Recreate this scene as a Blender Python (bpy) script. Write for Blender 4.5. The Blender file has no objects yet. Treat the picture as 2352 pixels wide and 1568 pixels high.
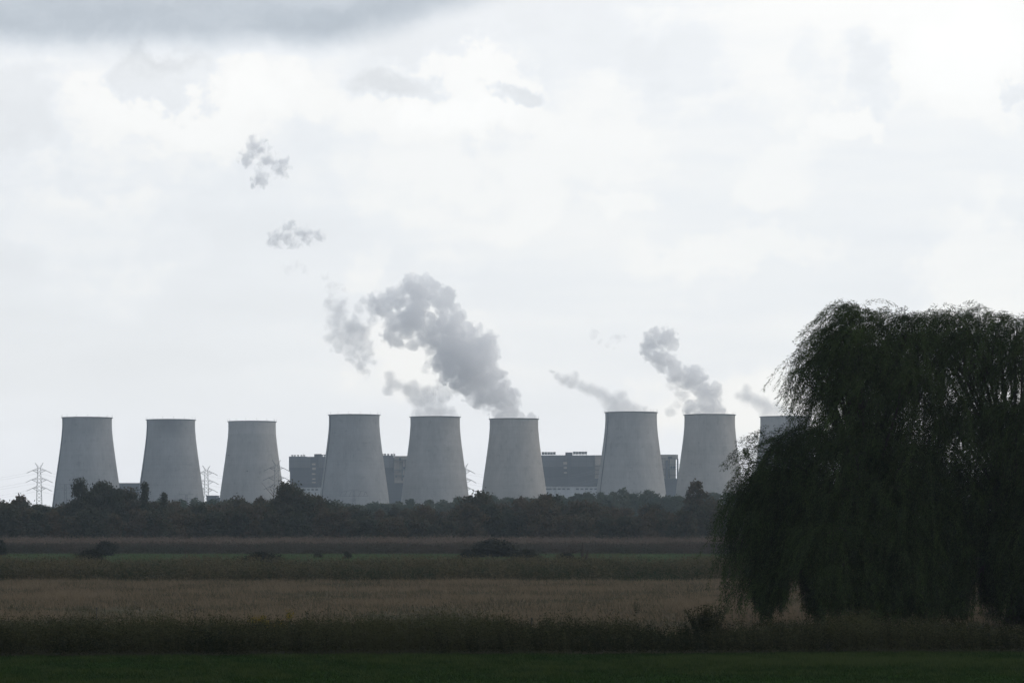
import bpy, math, random
import numpy as np
from mathutils import Vector, Matrix, noise as mnoise
R = math.radians
sc = bpy.context.scene
C = sc.collection
rng = np.random.default_rng(7)
random.seed(7)

# ------------------------------------------------------------------ camera
CAMH = 6.0                       # the photographer stands on a dike
F = 6533.3                       # focal length in units of a 2352-wide picture (100 mm lens)
cam = bpy.data.cameras.new('camera'); camo = bpy.data.objects.new('camera', cam); C.objects.link(camo)
camo.location = (0, 0, CAMH); camo.rotation_euler = (R(90), 0, 0)
cam.lens = 100; cam.sensor_width = 36; cam.shift_y = (1200 - 784) / 2352
cam.clip_start = 1; cam.clip_end = 30000
sc.camera = camo

def P(px, py, d):
    return Vector(((px - 1176) / F * d, d, CAMH + (1200 - py) / F * d))

# ------------------------------------------------------------------ render, view
sc.render.engine = 'CYCLES'
sc.view_settings.view_transform = 'Standard'; sc.view_settings.look = 'None'
sc.view_settings.exposure = 0.2; sc.view_settings.gamma = 1
sc.cycles.max_bounces = 12; sc.cycles.volume_bounces = 6; sc.cycles.diffuse_bounces = 3
sc.cycles.transmission_bounces = 4; sc.cycles.transparent_max_bounces = 8
sc.cycles.volume_step_rate = 1.0; sc.cycles.volume_max_steps = 256
sc.cycles.use_denoising = True

# ------------------------------------------------------------------ node helper
class NT:
    def __init__(s, nt): s.nt = nt; s.n = nt.nodes; s.l = nt.links
    def new(s, t, **k):
        n = s.n.new(t)
        for a, b in k.items(): setattr(n, a, b)
        return n
    def put(s, inp, v):
        if v is None: return
        if hasattr(v, 'is_output') or isinstance(v, bpy.types.NodeSocket): s.l.new(v, inp)
        else: inp.default_value = v
    def m(s, op, a, b=None, c=None, clamp=False):
        n = s.new('ShaderNodeMath', operation=op, use_clamp=clamp)
        s.put(n.inputs[0], a); s.put(n.inputs[1], b); s.put(n.inputs[2], c); return n.outputs[0]
    def v(s, op, a, b=None, c=None, scale=None):
        n = s.new('ShaderNodeVectorMath', operation=op)
        s.put(n.inputs[0], a); s.put(n.inputs[1], b)
        if c is not None: s.put(n.inputs[2], c)
        if scale is not None: s.put(n.inputs['Scale'], scale)
        return n.outputs['Value'] if op in ('LENGTH', 'DOT_PRODUCT', 'DISTANCE') else n.outputs[0]
    def xyz(s, a, b, c):
        n = s.new('ShaderNodeCombineXYZ'); s.put(n.inputs[0], a); s.put(n.inputs[1], b); s.put(n.inputs[2], c); return n.outputs[0]
    def sep(s, a):
        n = s.new('ShaderNodeSeparateXYZ'); s.put(n.inputs[0], a); return n.outputs
    def noise(s, vec, scale, detail=4, rough=0.5, dist=0, col=False, lac=2.0):
        n = s.new('ShaderNodeTexNoise'); s.put(n.inputs['Vector'], vec); n.inputs['Scale'].default_value = scale
        n.inputs['Detail'].default_value = detail; n.inputs['Roughness'].default_value = rough
        n.inputs['Lacunarity'].default_value = lac; n.inputs['Distortion'].default_value = dist
        return n.outputs['Color' if col else 'Fac']
    def mr(s, x, a, b, c=0.0, d=1.0, smooth=True):
        n = s.new('ShaderNodeMapRange', interpolation_type='SMOOTHSTEP' if smooth else 'LINEAR')
        for i, q in enumerate((x, a, b, c, d)): s.put(n.inputs[i], q)
        return n.outputs[0]
    def mix(s, f, a, b):
        n = s.new('ShaderNodeMix', data_type='RGBA'); s.put(n.inputs[0], f)
        s.put(n.inputs[6], a if not isinstance(a, tuple) else (*a, 1)); s.put(n.inputs[7], b if not isinstance(b, tuple) else (*b, 1))
        return n.outputs[2]
    def ramp(s, f, stops):
        n = s.new('ShaderNodeValToRGB'); e = n.color_ramp.elements
        while len(e) < len(stops): e.new(0.5)
        for k, (p, c) in enumerate(stops): e[k].position = p; e[k].color = (*c, 1)
        s.put(n.inputs[0], f); return n.outputs[0]

# ------------------------------------------------------------------ world: cloudy daylight sky
SUN_AZ, SUN_EL = R(78), R(36)     # azimuth to the right of the view (+Y), elevation
w = bpy.data.worlds.new('World'); sc.world = w; w.use_nodes = True
k = NT(w.node_tree); k.n.clear()
out = k.new('ShaderNodeOutputWorld'); bg = k.new('ShaderNodeBackground'); k.l.new(bg.outputs[0], out.inputs[0])
sky = k.new('ShaderNodeTexSky', sky_type='NISHITA', sun_disc=False)
sky.sun_elevation = SUN_EL; sky.sun_rotation = SUN_AZ
nish = k.v('SCALE', sky.outputs[0], scale=0.09)
d = k.v('NORMALIZE', k.new('ShaderNodeTexCoord').outputs['Generated'])
dx, dy, dz = k.sep(d)[:3]
yy = k.m('MAXIMUM', k.m('ABSOLUTE', dy), 0.15)
uv = k.xyz(k.m('DIVIDE', dx, yy), k.m('DIVIDE', dz, yy), k.m('MULTIPLY', dy, 0.2))
wn = k.v('SUBTRACT', k.noise(uv, 22, 6, 0.58, col=True), (0.5, 0.5, 0.5))
wn2 = k.v('SUBTRACT', k.noise(uv, 75, 6, 0.6, col=True), (0.5, 0.5, 0.5))
uvw = k.v('ADD', k.v('ADD', uv, k.v('SCALE', wn, scale=0.040)), k.v('SCALE', wn2, scale=0.022))
br = k.noise(k.v('ADD', uv, k.v('SCALE', wn, scale=0.03)), 55, 7, 0.62)
uvs = k.v('ADD', uv, k.v('SCALE', wn, scale=0.012))
wu, wv, _ = k.sep(uvw)[:3]
su, sv, _ = k.sep(uvs)[:3]
def U(px): return (px - 1176) / F
def V(py): return (1200 - py) / F
def blob(px, py, rx, ry, lo=1.35, hi=0.5, u=wu, v_=wv):
    a = k.m('MULTIPLY', k.m('SUBTRACT', u, U(px)), F / rx); b = k.m('MULTIPLY', k.m('SUBTRACT', v_, V(py)), F / ry)
    r = k.m('SQRT', k.m('ADD', k.m('MULTIPLY', a, a), k.m('MULTIPLY', b, b)))
    r = k.m('ADD', r, k.m('MULTIPLY', k.m('SUBTRACT', br, 0.5), 1.1))
    return k.mr(r, lo, hi)
# base tone from stretched noise, brighter toward the horizon middle and the right
st = k.noise(k.v('MULTIPLY', uvs, (0.8, 4.5, 1)), 7, 6, 0.55)
tone = k.m('MULTIPLY_ADD', k.m('SUBTRACT', st, 0.5), 0.26, 0.955)
puff = k.noise(uvw, 13, 5, 0.5)
tone = k.m('ADD', tone, k.m('MULTIPLY', k.m('MULTIPLY', k.mr(puff, 0.46, 0.62), 0.06), k.mr(sv, V(900), V(1150), 1.0, 0.0)))
tone = k.m('ADD', tone, k.mr(su, U(300), U(2300), -0.01, 0.035))
def add(b, wgt):
    global tone
    tone = k.m('ADD', tone, k.m('MULTIPLY', b, wgt))
add(blob(400, 235, 290, 110, 1.2, 0.5), 0.13)
add(blob(390, 180, 150, 75, 1.15, 0.6), -0.17)
add(blob(1050, 200, 190, 110, 1.15, 0.75), 0.10)
add(blob(1000, 270, 330, 55, 1.3, 0.4), 0.06)
add(blob(1180, 213, 70, 30, 1.3, 0.5), -0.20)
add(blob(900, 190, 110, 36, 1.3, 0.3), -0.16)
add(blob(60, 230, 200, 90, 1.4, 0.3), -0.10)
add(blob(2230, 130, 170, 160, 1.25, 0.55), 0.09)
add(blob(2230, 130, 120, 110, 1.1, 0.75), 0.03)
add(blob(2000, 180, 60, 90, 1.3, 0.4), -0.05)
add(blob(1930, 290, 80, 40, 1.2, 0.7), 0.05)
add(blob(1430, 450, 75, 32, 1.25, 0.5), 0.05)
add(blob(1800, 400, 110, 70, 1.3, 0.5), 0.04)
add(blob(1700, 560, 260, 60, 1.2, 0.6), 0.04)
add(blob(1560, 130, 130, 70, 1.3, 0.5), -0.05)
add(blob(300, 410, 420, 45, 1.4, 0.3), -0.04)
add(blob(420, 560, 70, 70, 1.3, 0.5), 0.035)
add(blob(850, 600, 50, 50, 1.3, 0.5), 0.04)
add(blob(2330, 190, 40, 40, 1.2, 0.7), -0.10)
tone = k.m('SUBTRACT', tone, k.m('MULTIPLY', k.m('MAXIMUM', k.m('SUBTRACT', tone, 1.03), 0.0), 0.6))
# grey bank across the top left: its underside falls away to the right
edge = k.m('ADD', k.mr(su, U(700), U(1350), V(116), V(-40)), k.m('MULTIPLY', k.m('SUBTRACT', br, 0.5), 0.006))
bank = k.m('MULTIPLY', k.mr(k.m('SUBTRACT', sv, edge), -0.004, 0.008), k.mr(su, U(1500), U(900)))
bank = k.m('MULTIPLY', bank, k.mr(k.noise(k.v('MULTIPLY', uvw, (1, 2.5, 1)), 14, 6, 0.6), 0.3, 0.65, 0.72, 1.0))
bank = k.m('MULTIPLY', bank, k.mr(st, 0.2, 0.7, 1.0, 0.8))
tone = k.m('MULTIPLY', tone, k.m('MULTIPLY_ADD', bank, -0.49, 1.0))
low = k.mr(sv, V(1180), V(800))
tint = k.mix(low, (1.005, 1.02, 1.062), (0.985, 0.985, 0.985))
tint = k.mix(k.mr(tone, 0.96, 1.04), tint, (1.035, 1.01, 0.968))
tint = k.mix(k.m('MULTIPLY', bank, 0.8), tint, (0.885, 0.975, 1.08))
cloud = k.v('MULTIPLY', tint, k.xyz(tone, tone, tone))
cover = k.mix(0.92, nish, cloud)
# thick grey overcast overhead and behind, bright only toward the hidden sun
glow = k.v('DOT_PRODUCT', d, (0.12, 0.96, 0.20))
dim = k.mr(glow, 0.15, 0.955, 0.64, 1.0)
dull = k.mix(k.mr(glow, 0.2, 0.95), (0.88, 0.95, 1.06), (1, 1, 1))
k.l.new(k.v('MULTIPLY', cover, k.v('SCALE', dull, scale=dim)), bg.inputs[0]); bg.inputs[1].default_value = 1.0

sun = bpy.data.lights.new('sun', 'SUN'); suno = bpy.data.objects.new('sun', sun); C.objects.link(suno)
sun.energy = 0.95; sun.angle = R(20); sun.color = (1, 0.90, 0.78)
sd = Vector((math.sin(SUN_AZ) * math.cos(SUN_EL), math.cos(SUN_AZ) * math.cos(SUN_EL), math.sin(SUN_EL)))
suno.rotation_euler = sd.to_track_quat('Z', 'Y').to_euler(); suno.location = (300, 300, 300)

# ------------------------------------------------------------------ object helpers
def tag(o, label=None, cat=None, group=None, kind=None):
    if label: o['label'] = label
    if cat: o['category'] = cat
    if group: o['group'] = group
    if kind: o['kind'] = kind
    return o
def link(name, me, mat, parent=None, loc=None):
    o = bpy.data.objects.new(name, me); C.objects.link(o)
    if mat is not None and me is not None: me.materials.append(mat)
    if parent is not None: o.parent = parent
    if loc is not None: o.location = loc
    return o
def thing(name, label, cat, loc=(0, 0, 0), rz=0, group=None):
    o = bpy.data.objects.new(name, None); C.objects.link(o); o.location = loc; o.rotation_euler = (0, 0, rz)
    return tag(o, label, cat, group)
def mesh(name, verts, faces, tone=None, smooth=False):
    verts = np.asarray(verts, np.float32); me = bpy.data.meshes.new(name)
    if isinstance(faces, np.ndarray):
        n, kk = faces.shape
        me.vertices.add(len(verts)); me.vertices.foreach_set('co', verts.ravel())
        me.loops.add(n * kk); me.loops.foreach_set('vertex_index', faces.ravel().astype(np.int32))
        me.polygons.add(n); me.polygons.foreach_set('loop_start', np.arange(0, n * kk, kk, dtype=np.int32))
        me.update(calc_edges=True)
    else:
        me.from_pydata([tuple(map(float, v)) for v in verts], [], faces); me.update()
    if tone is not None:
        a = me.attributes.new('tone', 'FLOAT', 'POINT'); a.data.foreach_set('value', np.asarray(tone, np.float32))
    if smooth: me.polygons.foreach_set('use_smooth', np.ones(len(me.polygons), bool))
    return me
class MB:
    """collects boxes, bars and tubes for one mesh"""
    def __init__(s): s.v = []; s.f = []
    def poly(s, vs, fs):
        o = len(s.v); s.v += [tuple(v) for v in vs]; s.f += [tuple(i + o for i in f) for f in fs]
    def box(s, x0, x1, y0, y1, z0, z1):
        s.poly([(x, y, z) for z in (z0, z1) for y in (y0, y1) for x in (x0, x1)],
               [(0, 2, 3, 1), (4, 5, 7, 6), (0, 1, 5, 4), (2, 6, 7, 3), (0, 4, 6, 2), (1, 3, 7, 5)])
    def tube(s, pts, rad, n=6, cap=True):
        pts = [Vector(p) for p in pts]; rad = rad if hasattr(rad, '__len__') else [rad] * len(pts)
        o = len(s.v)
        for i, p in enumerate(pts):
            t = (pts[min(i + 1, len(pts) - 1)] - pts[max(i - 1, 0)])
            t = t.normalized() if t.length > 1e-9 else Vector((0, 0, 1))
            a = t.cross(Vector((0.13, 0.97, 0.2))); a = a.normalized() if a.length > 1e-3 else Vector((1, 0, 0)); b = t.cross(a)
            for j in range(n):
                q = 2 * math.pi * (j + 0.5) / n
                s.v.append(tuple(p + (a * math.cos(q) + b * math.sin(q)) * rad[i]))
        for i in range(len(pts) - 1):
            for j in range(n):
                s.f.append((o + i * n + j, o + i * n + (j + 1) % n, o + (i + 1) * n + (j + 1) % n, o + (i + 1) * n + j))
        if cap: s.f.append(tuple(o + j for j in range(n))[::-1]); s.f.append(tuple(o + (len(pts) - 1) * n + j for j in range(n)))
    def bar(s, a, b, w_): s.tube([a, b], w_, 4)
    def lathe(s, prof, n=96, c=(0, 0), closed=False):
        o = len(s.v)
        for r, z in prof:
            for j in range(n):
                a = 2 * math.pi * j / n; s.v.append((c[0] + r * math.cos(a), c[1] + r * math.sin(a), z))
        m = len(prof)
        for i in range(m if closed else m - 1):
            i2 = (i + 1) % m
            for j in range(n): s.f.append((o + i * n + j, o + i * n + (j + 1) % n, o + i2 * n + (j + 1) % n, o + i2 * n + j))
    def build(s, name, mat, parent=None, smooth=False, loc=None):
        me = mesh(name, s.v, s.f, smooth=smooth); return link(name, me, mat, parent, loc)

def leaves(c, L, W, tone):
    """diamond leaves: centre c, half length vector L, half width vector W (all N x 3)"""
    n = len(c); v = np.stack([c - L, c + W, c + L, c - W], 1).reshape(-1, 3)
    return v, np.arange(4 * n, dtype=np.int32).reshape(n, 4), np.repeat(tone, 4)
def join(parts):
    vs, fs, ts, o = [], [], [], 0
    for v, f, t in parts: vs.append(v); fs.append(f + o); ts.append(t); o += len(v)
    return np.concatenate(vs), np.concatenate(fs), np.concatenate(ts)
def unit(n):
    v = rng.normal(size=(n, 3)); return v / np.linalg.norm(v, axis=1, keepdims=True)

# ------------------------------------------------------------------ materials
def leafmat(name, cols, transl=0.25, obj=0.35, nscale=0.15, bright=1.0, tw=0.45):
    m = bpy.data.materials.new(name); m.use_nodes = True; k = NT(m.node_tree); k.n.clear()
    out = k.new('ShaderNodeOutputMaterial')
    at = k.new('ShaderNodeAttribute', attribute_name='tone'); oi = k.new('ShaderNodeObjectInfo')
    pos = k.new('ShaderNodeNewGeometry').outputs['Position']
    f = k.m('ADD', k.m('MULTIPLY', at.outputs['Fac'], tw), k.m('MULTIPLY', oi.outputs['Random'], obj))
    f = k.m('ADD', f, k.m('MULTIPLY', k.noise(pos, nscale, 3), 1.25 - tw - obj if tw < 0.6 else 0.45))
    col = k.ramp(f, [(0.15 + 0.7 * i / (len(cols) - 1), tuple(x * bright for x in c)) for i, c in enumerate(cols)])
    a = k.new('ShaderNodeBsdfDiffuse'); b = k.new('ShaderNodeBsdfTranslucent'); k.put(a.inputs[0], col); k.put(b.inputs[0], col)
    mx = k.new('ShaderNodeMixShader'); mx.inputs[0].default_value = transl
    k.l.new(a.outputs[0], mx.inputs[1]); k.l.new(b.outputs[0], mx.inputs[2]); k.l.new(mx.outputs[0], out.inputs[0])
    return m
def plain(name, col, rough=0.8, var=0.25, scale=1.0, metal=0.0, stretch=(1, 1, 1)):
    m = bpy.data.materials.new(name); m.use_nodes = True; k = NT(m.node_tree)
    b = k.n['Principled BSDF']; pos = k.v('MULTIPLY', k.new('ShaderNodeTexCoord').outputs['Object'], stretch)
    n = k.noise(pos, scale, 5, 0.6)
    k.put(b.inputs['Base Color'], k.mix(n, tuple(c * (1 - var) for c in col), tuple(min(1, c * (1 + var)) for c in col)))
    b.inputs['Roughness'].default_value = rough; b.inputs['Metallic'].default_value = metal
    b.inputs['Specular IOR Level'].default_value = 0.2
    return m

def concrete_shell(name, base, seed, ring=0.0, stain=None, band=None):
    m = bpy.data.materials.new(name); m.use_nodes = True; k = NT(m.node_tree); b = k.n['Principled BSDF']
    p = k.new('ShaderNodeTexCoord').outputs['Object']; x, y, z = k.sep(p)[:3]
    ang = k.m('ARCTAN2', y, x)
    ca, sa = k.m('COSINE', ang), k.m('SINE', ang)
    cyl = k.xyz(ca, sa, k.m('MULTIPLY', z, 0.004)); cyl = k.v('ADD', cyl, (seed, 0, 0))
    streak = k.noise(cyl, 26, 5, 0.7); broad = k.noise(k.v('ADD', k.xyz(ca, sa, k.m('MULTIPLY', z, 0.02)), (seed * 2, 1, 0)), 2.2, 4, 0.6)
    f = k.m('ADD', k.m('MULTIPLY', k.m('SUBTRACT', streak, 0.5), 0.6), k.m('MULTIPLY', k.m('SUBTRACT', broad, 0.5), 0.75))
    rings = k.noise(k.xyz(seed, 0, z), 0.22, 3, 0.8)
    f = k.m('ADD', f, k.m('MULTIPLY', k.m('SUBTRACT', rings, 0.5), 0.35))
    patches = k.mr(k.noise(k.v('ADD', k.xyz(k.m('MULTIPLY', ca, 3), k.m('MULTIPLY', sa, 3), k.m('MULTIPLY', z, 0.12)), (seed, 3, 0)), 1.6, 4, 0.6), 0.56, 0.66)
    f = k.m('ADD', f, k.m('MULTIPLY', patches, -0.16))
    tonev = k.m('ADD', 1.0, f)
    # thin pour joints
    fr = k.m('FRACT', k.m('DIVIDE', z, 7.4)); joint = k.mr(k.m('ABSOLUTE', k.m('SUBTRACT', fr, 0.5)), 0.475, 0.5)
    tonev = k.m('MULTIPLY', tonev, k.m('MULTIPLY_ADD', joint, -0.10 - ring, 1))
    if stain:      # (angle sine, z, width, height): soot patch below the lip
        g = k.m('MULTIPLY', k.mr(k.m('ABSOLUTE', k.m('SUBTRACT', ca, stain[0])), stain[2], stain[2] * 0.2), k.mr(k.m('ADD', z, k.m('MULTIPLY', streak, 8)), stain[1], 114))
        tonev = k.m('MULTIPLY', tonev, k.m('MULTIPLY_ADD', g, -0.45, 1))
    if band: tonev = k.m('MULTIPLY', tonev, k.m('MULTIPLY_ADD', k.mr(z, band - 0.3, band), 0.14, 1))
    col = k.v('MULTIPLY', k.xyz(*base), k.xyz(tonev, tonev, tonev))
    k.put(b.inputs['Base Color'], col); b.inputs['Roughness'].default_value = 0.95; b.inputs['Specular IOR Level'].default_value = 0.1
    return m
M_rim = plain('rim_concrete', (0.10, 0.10, 0.10))
M_steel = plain('galvanised_steel', (0.04, 0.042, 0.045), 0.8)
M_dark = plain('dark_metal', (0.035, 0.037, 0.04), 0.6)
M_cable = plain('cable', (0.10, 0.10, 0.105), 0.6)

# ------------------------------------------------------------------ ground
def ground_mat(name, a, b_, c, s1, s2, rough=1.0, stretch=(1, 0.35, 1)):
    m = bpy.data.materials.new(name); m.use_nodes = True; k = NT(m.node_tree); b = k.n['Principled BSDF']
    p = k.v('MULTIPLY', k.new('ShaderNodeTexCoord').outputs['Object'], stretch)
    n1 = k.noise(p, s1, 6, 0.65); n2 = k.noise(p, s2, 5, 0.7)
    col = k.mix(k.mr(n1, 0.35, 0.65), a, b_); col = k.mix(k.mr(n2, 0.5, 0.75), col, c)
    k.put(b.inputs['Base Color'], col); b.inputs['Roughness'].default_value = rough; b.inputs['Specular IOR Level'].default_value = 0.0
    return m
def sheet(name, x0, x1, ya, yb, z, mat, slope=0.0):
    vs = [(x0, ya + slope * x0, z), (x1, ya + slope * x1, z), (x1, yb + slope * x1, z), (x0, yb + slope * x0, z)]
    o = link(name, mesh(name, vs, [(0, 1, 2, 3)]), mat); return tag(o, kind='structure')
SL = 0.09
sheet('ground', -2500, 2500, -300, 3600, 0, ground_mat('soil', (0.035, 0.037, 0.025), (0.05, 0.048, 0.032), (0.03, 0.045, 0.02), 0.02, 0.2))
sheet('mown_meadow', -60, 60, 40, 129.5, 0.004, ground_mat('mown_grass', (0.016, 0.034, 0.009), (0.022, 0.042, 0.010), (0.015, 0.036, 0.013), 0.25, 1.5), SL)
sheet('dry_grassland', -110, 110, 137, 288, 0.008, ground_mat('dry_grass', (0.085, 0.07, 0.05), (0.06, 0.06, 0.042), (0.105, 0.075, 0.055), 0.06, 0.3), 0)
sheet('far_meadow', -260, 260, 330, 545, 0.012, ground_mat('far_grass', (0.045, 0.065, 0.035), (0.05, 0.075, 0.035), (0.05, 0.055, 0.035), 0.03, 0.2), 0)

# ------------------------------------------------------------------ grass, weeds and reeds (uncountable ground cover)
def tufts(name, label, N, xr, yr, h, wdt, mat, nblade=1, leafn=0, slope=0.0, lean=(-0.12, 0), dens=None, leafsz=(0.1, 0.03), base=0.0, hvar=0.3, kindcat='grass', edgefade=None, spread=0.16, wav=0.0):
    x = rng.uniform(*xr, N * 2); y = rng.uniform(*yr, N * 2)
    nv = np.array([0.9 * mnoise.noise(Vector((a * 0.10, b * 0.07, 4))) + 0.6 * mnoise.noise(Vector((a * 0.45, b * 0.22, 0))) + 0.4 * mnoise.noise(Vector((a * 1.4, b * 0.6, 9))) for a, b in zip(x, y)])
    keep = (nv + rng.normal(0, 0.35, N * 2)) > (-0.1 if dens is None else dens); x, y, nv = x[keep][:N], y[keep][:N], nv[keep][:N]
    n = len(x); y = y + slope * x
    if wav: y = y + wav * np.array([mnoise.noise(Vector((a * 0.22 * 3 / (1 + wav), 0, 3))) + 0.5 * mnoise.noise(Vector((a * 1.1, 0, 5))) for a in x])
    H = h * (1 + hvar * rng.normal(size=n) * 0.5 + 0.55 * nv * hvar / 0.3); H = np.clip(H, h * 0.3, h * 1.9)
    ln = np.stack([H * (lean[0] + rng.normal(0, spread, n)), H * rng.normal(0, spread, n), H], 1)
    root = np.stack([x, y, np.full(n, base)], 1)
    tone = np.clip(0.5 + 0.75 * nv + rng.normal(0, 0.22, n), 0, 1)
    a = rng.uniform(0, math.pi, n); W = np.stack([np.cos(a), np.sin(a) * 0.5, np.zeros(n)], 1) * (wdt * rng.uniform(0.6, 1.4, n))[:, None]
    parts = []
    v = np.stack([root - W, root + W, root + ln], 1).reshape(-1, 3)
    if leafn == 0:
        me = mesh(name, v, np.arange(3 * n, dtype=np.int32).reshape(n, 3), np.repeat(tone, 3))
    else:
        parts.append(leaves(root + ln * 0.5, ln * 0.5, W * 0.35, tone))
        for j in range(leafn):
            t = rng.uniform(0.12, 1.0, n); c = root + ln * t[:, None]
            L = unit(n) * np.array([1, 1, 0.8]) * (leafsz[0] * rng.uniform(0.5, 1.3, n))[:, None]
            Wd = np.cross(L, unit(n)); Wd /= np.linalg.norm(Wd, axis=1, keepdims=True) + 1e-9
            parts.append(leaves(c + L, L, Wd * leafsz[1], np.clip(tone + rng.normal(0, 0.2, n), 0, 1)))
        v, f, t = join(parts); me = mesh(name, v, f, t)
    o = link(name, me, mat); return tag(o, label, kindcat, kind='stuff')
G_mown = leafmat('mown_grass_blades', [(0.008, 0.018, 0.006), (0.022, 0.042, 0.012), (0.048, 0.066, 0.022)], 0.2, 0, 0.5, tw=0.75)
G_dry = leafmat('dry_grass_blades', [(0.034, 0.046, 0.026), (0.090, 0.080, 0.053), (0.19, 0.148, 0.100)], 0.3, 0, 0.11, tw=0.8)
G_weed = leafmat('bank_weeds', [(0.007, 0.013, 0.005), (0.026, 0.027, 0.014), (0.060, 0.062, 0.030)], 0.3, 0, 0.5, tw=0.7)
G_green = leafmat('bank_grass', [(0.02, 0.05, 0.022), (0.04, 0.085, 0.035), (0.09, 0.11, 0.06)], 0.3, 0, 0.4)
G_weed2 = leafmat('far_weeds', [(0.022, 0.040, 0.022), (0.048, 0.050, 0.030), (0.100, 0.086, 0.052)], 0.3, 0, 0.12, tw=0.7)
G_reed = leafmat('reeds', [(0.03, 0.04, 0.03), (0.045, 0.045, 0.035), (0.07, 0.055, 0.045)], 0.3, 0, 0.08)
G_reedtan = leafmat('tan_reeds', [(0.070, 0.060, 0.050), (0.105, 0.085, 0.070), (0.15, 0.115, 0.090)], 0.3, 0, 0.05)
tufts('lawn_grass', 'short mown green grass along the bottom edge', 260000, (-27, 27), (98, 129.9), 0.10, 0.014, G_mown, slope=SL, dens=-9, hvar=0.6, spread=0.35, wav=0.5)
tufts('dry_grass', 'dry brown grass covering the middle field', 210000, (-60, 62), (138, 290), 0.34, 0.03, G_dry, dens=-0.35, hvar=0.5, spread=0.4)
tufts('dry_grass_seedheads', 'taller dry seed heads scattered over the brown field', 14000, (-60, 62), (140, 288), 0.8, 0.012, G_dry, leafn=2, leafsz=(0.09, 0.02), dens=0.1)
tufts('bank_grass', 'green grass on top of the dark weed bank', 26000, (-34, 34), (137.0, 141.5), 0.62, 0.018, G_green, dens=0.0, slope=0.02)
tufts('bank_undergrowth', 'dark tangled weeds forming the bank before the brown field', 42000, (-34, 36), (129.2, 138.5), 1.12, 0.012, G_weed, leafn=7, slope=SL * 0.8, leafsz=(0.075, 0.02), dens=-0.5, hvar=0.38, wav=0.7)
tufts('bank_weed_spikes', 'dark spiky weed tips rising from the bank', 4200, (-34, 36), (131, 139), 1.45, 0.02, G_weed, leafn=9, slope=SL * 0.8, leafsz=(0.07, 0.02), dens=0.25, lean=(-0.05, 0), hvar=0.35)
tufts('field_edge_weeds', 'dark olive weed belt beyond the brown field', 60000, (-78, 80), (287, 335), 1.25, 0.03, G_weed2, leafn=6, leafsz=(0.17, 0.05), dens=-0.2, hvar=0.5, wav=7)
tufts('meadow_edge_weeds', 'low olive weeds in front of the far green strip', 22000, (-90, 92), (336, 400), 0.95, 0.03, G_weed2, leafn=4, leafsz=(0.16, 0.05), dens=0.1, hvar=0.6, wav=18)
tufts('far_grass', 'green grass of the far strip', 60000, (-120, 120), (400, 545), 0.22, 0.05, leafmat('far_green', [(0.036, 0.052, 0.028), (0.052, 0.080, 0.034), (0.070, 0.098, 0.042)], 0.3, 0, 0.05), dens=-0.5)
tufts('dark_reeds', 'dark grey reed belt behind the far green strip', 42000, (-128, 130), (541, 580), 1.7, 0.06, G_reed, leafn=3, leafsz=(0.3, 0.07), dens=-0.6, hvar=0.22, wav=10)
tufts('tan_reeds', 'brownish reed tops in front of the tree line', 60000, (-150, 152), (582, 668), 2.3, 0.07, G_reedtan, leafn=3, leafsz=(0.3, 0.07), dens=-0.6, hvar=0.24, wav=6)

# ------------------------------------------------------------------ cooling towers
PROF = [(38.3, 0), (36.6, 12), (34.6, 27), (33.0, 40), (31.2, 53), (29.3, 66), (27.5, 79), (26.0, 91), (25.25, 99), (24.9, 105), (24.95, 109), (25.1, 112.4)]
def shell_mb():
    zs = np.linspace(0, 112.4, 48); rs = np.interp(zs, [p[1] for p in PROF], [p[0] for p in PROF])
    kern = np.array([1, 2, 3, 2, 1]) / 9; pad = np.pad(rs, 2, mode='edge'); sm = np.convolve(pad, kern, 'valid'); rs[2:-2] = sm[2:-2]
    out = list(zip(rs, zs)); inn = [(r - 0.7, z) for r, z in out][::-1]
    b = MB(); b.lathe(out + inn, 128, closed=True); return b, zs, rs
ROD = []
def rod_mesh():
    if not ROD:
        b = MB(); b.bar((0, 0, 0), (0, 0, 2.6), 0.09); me = mesh('lightning_rod', b.v, b.f); me.materials.append(M_dark); ROD.append(me)
    return ROD[0]
def tower(px, top, label, base, seed, ladder=False, **kw):
    d_ = F * 107.0 / (1200 - top)
    x = (px - 1176) / F * d_
    t = thing('cooling_tower', label, 'cooling tower', (x, d_, 0), 0, 'cooling towers of the power station')
    b, zs, rs = shell_mb(); b.build('shell', concrete_shell('weathered_concrete', base, seed, **kw), t, True)
    b = MB(); b.lathe([(25.12, 112.0), (26.1, 112.3), (26.1, 112.75), (24.2, 112.75), (24.2, 112.41), (25.12, 112.41)][::-1], 128, closed=True)
    b.build('rim_walkway', M_rim, t)
    for j in range(14):
        a = j * math.pi / 7 + seed; rod = bpy.data.objects.new('lightning_rod', rod_mesh()); C.objects.link(rod); rod.parent = t
        rod.location = (25.8 * math.cos(a), 25.8 * math.sin(a), 112.74)
    if ladder:
        al = math.atan2(-math.sqrt(1 - 0.9 ** 2), -0.90)
        lf = MB()
        for off in (-0.011, 0.011):
            lf.tube([((r + 0.25) * math.cos(al + off), (r + 0.25) * math.sin(al + off), z) for r, z in zip(rs, zs)], 0.42, 4)
        for z in np.arange(2, 112, 2.2):
            r = np.interp(z, zs, rs) + 0.25
            lf.bar((r * math.cos(al - 0.011), r * math.sin(al - 0.011), z), (r * math.cos(al + 0.011), r * math.sin(al + 0.011), z), 0.14)
        lf.build('ladder', M_dark, t)
    return Vector((x, d_, 112.4))
CB = (0.285, 0.275, 0.262); CW = (0.31, 0.29, 0.265); CD = (0.235, 0.235, 0.235)
TW = {}
TW[1] = tower(200, 958, 'leftmost cooling tower, plain dark grey shell, no steam, clump of tall trees at its foot', CD, 1.3, True)
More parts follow.
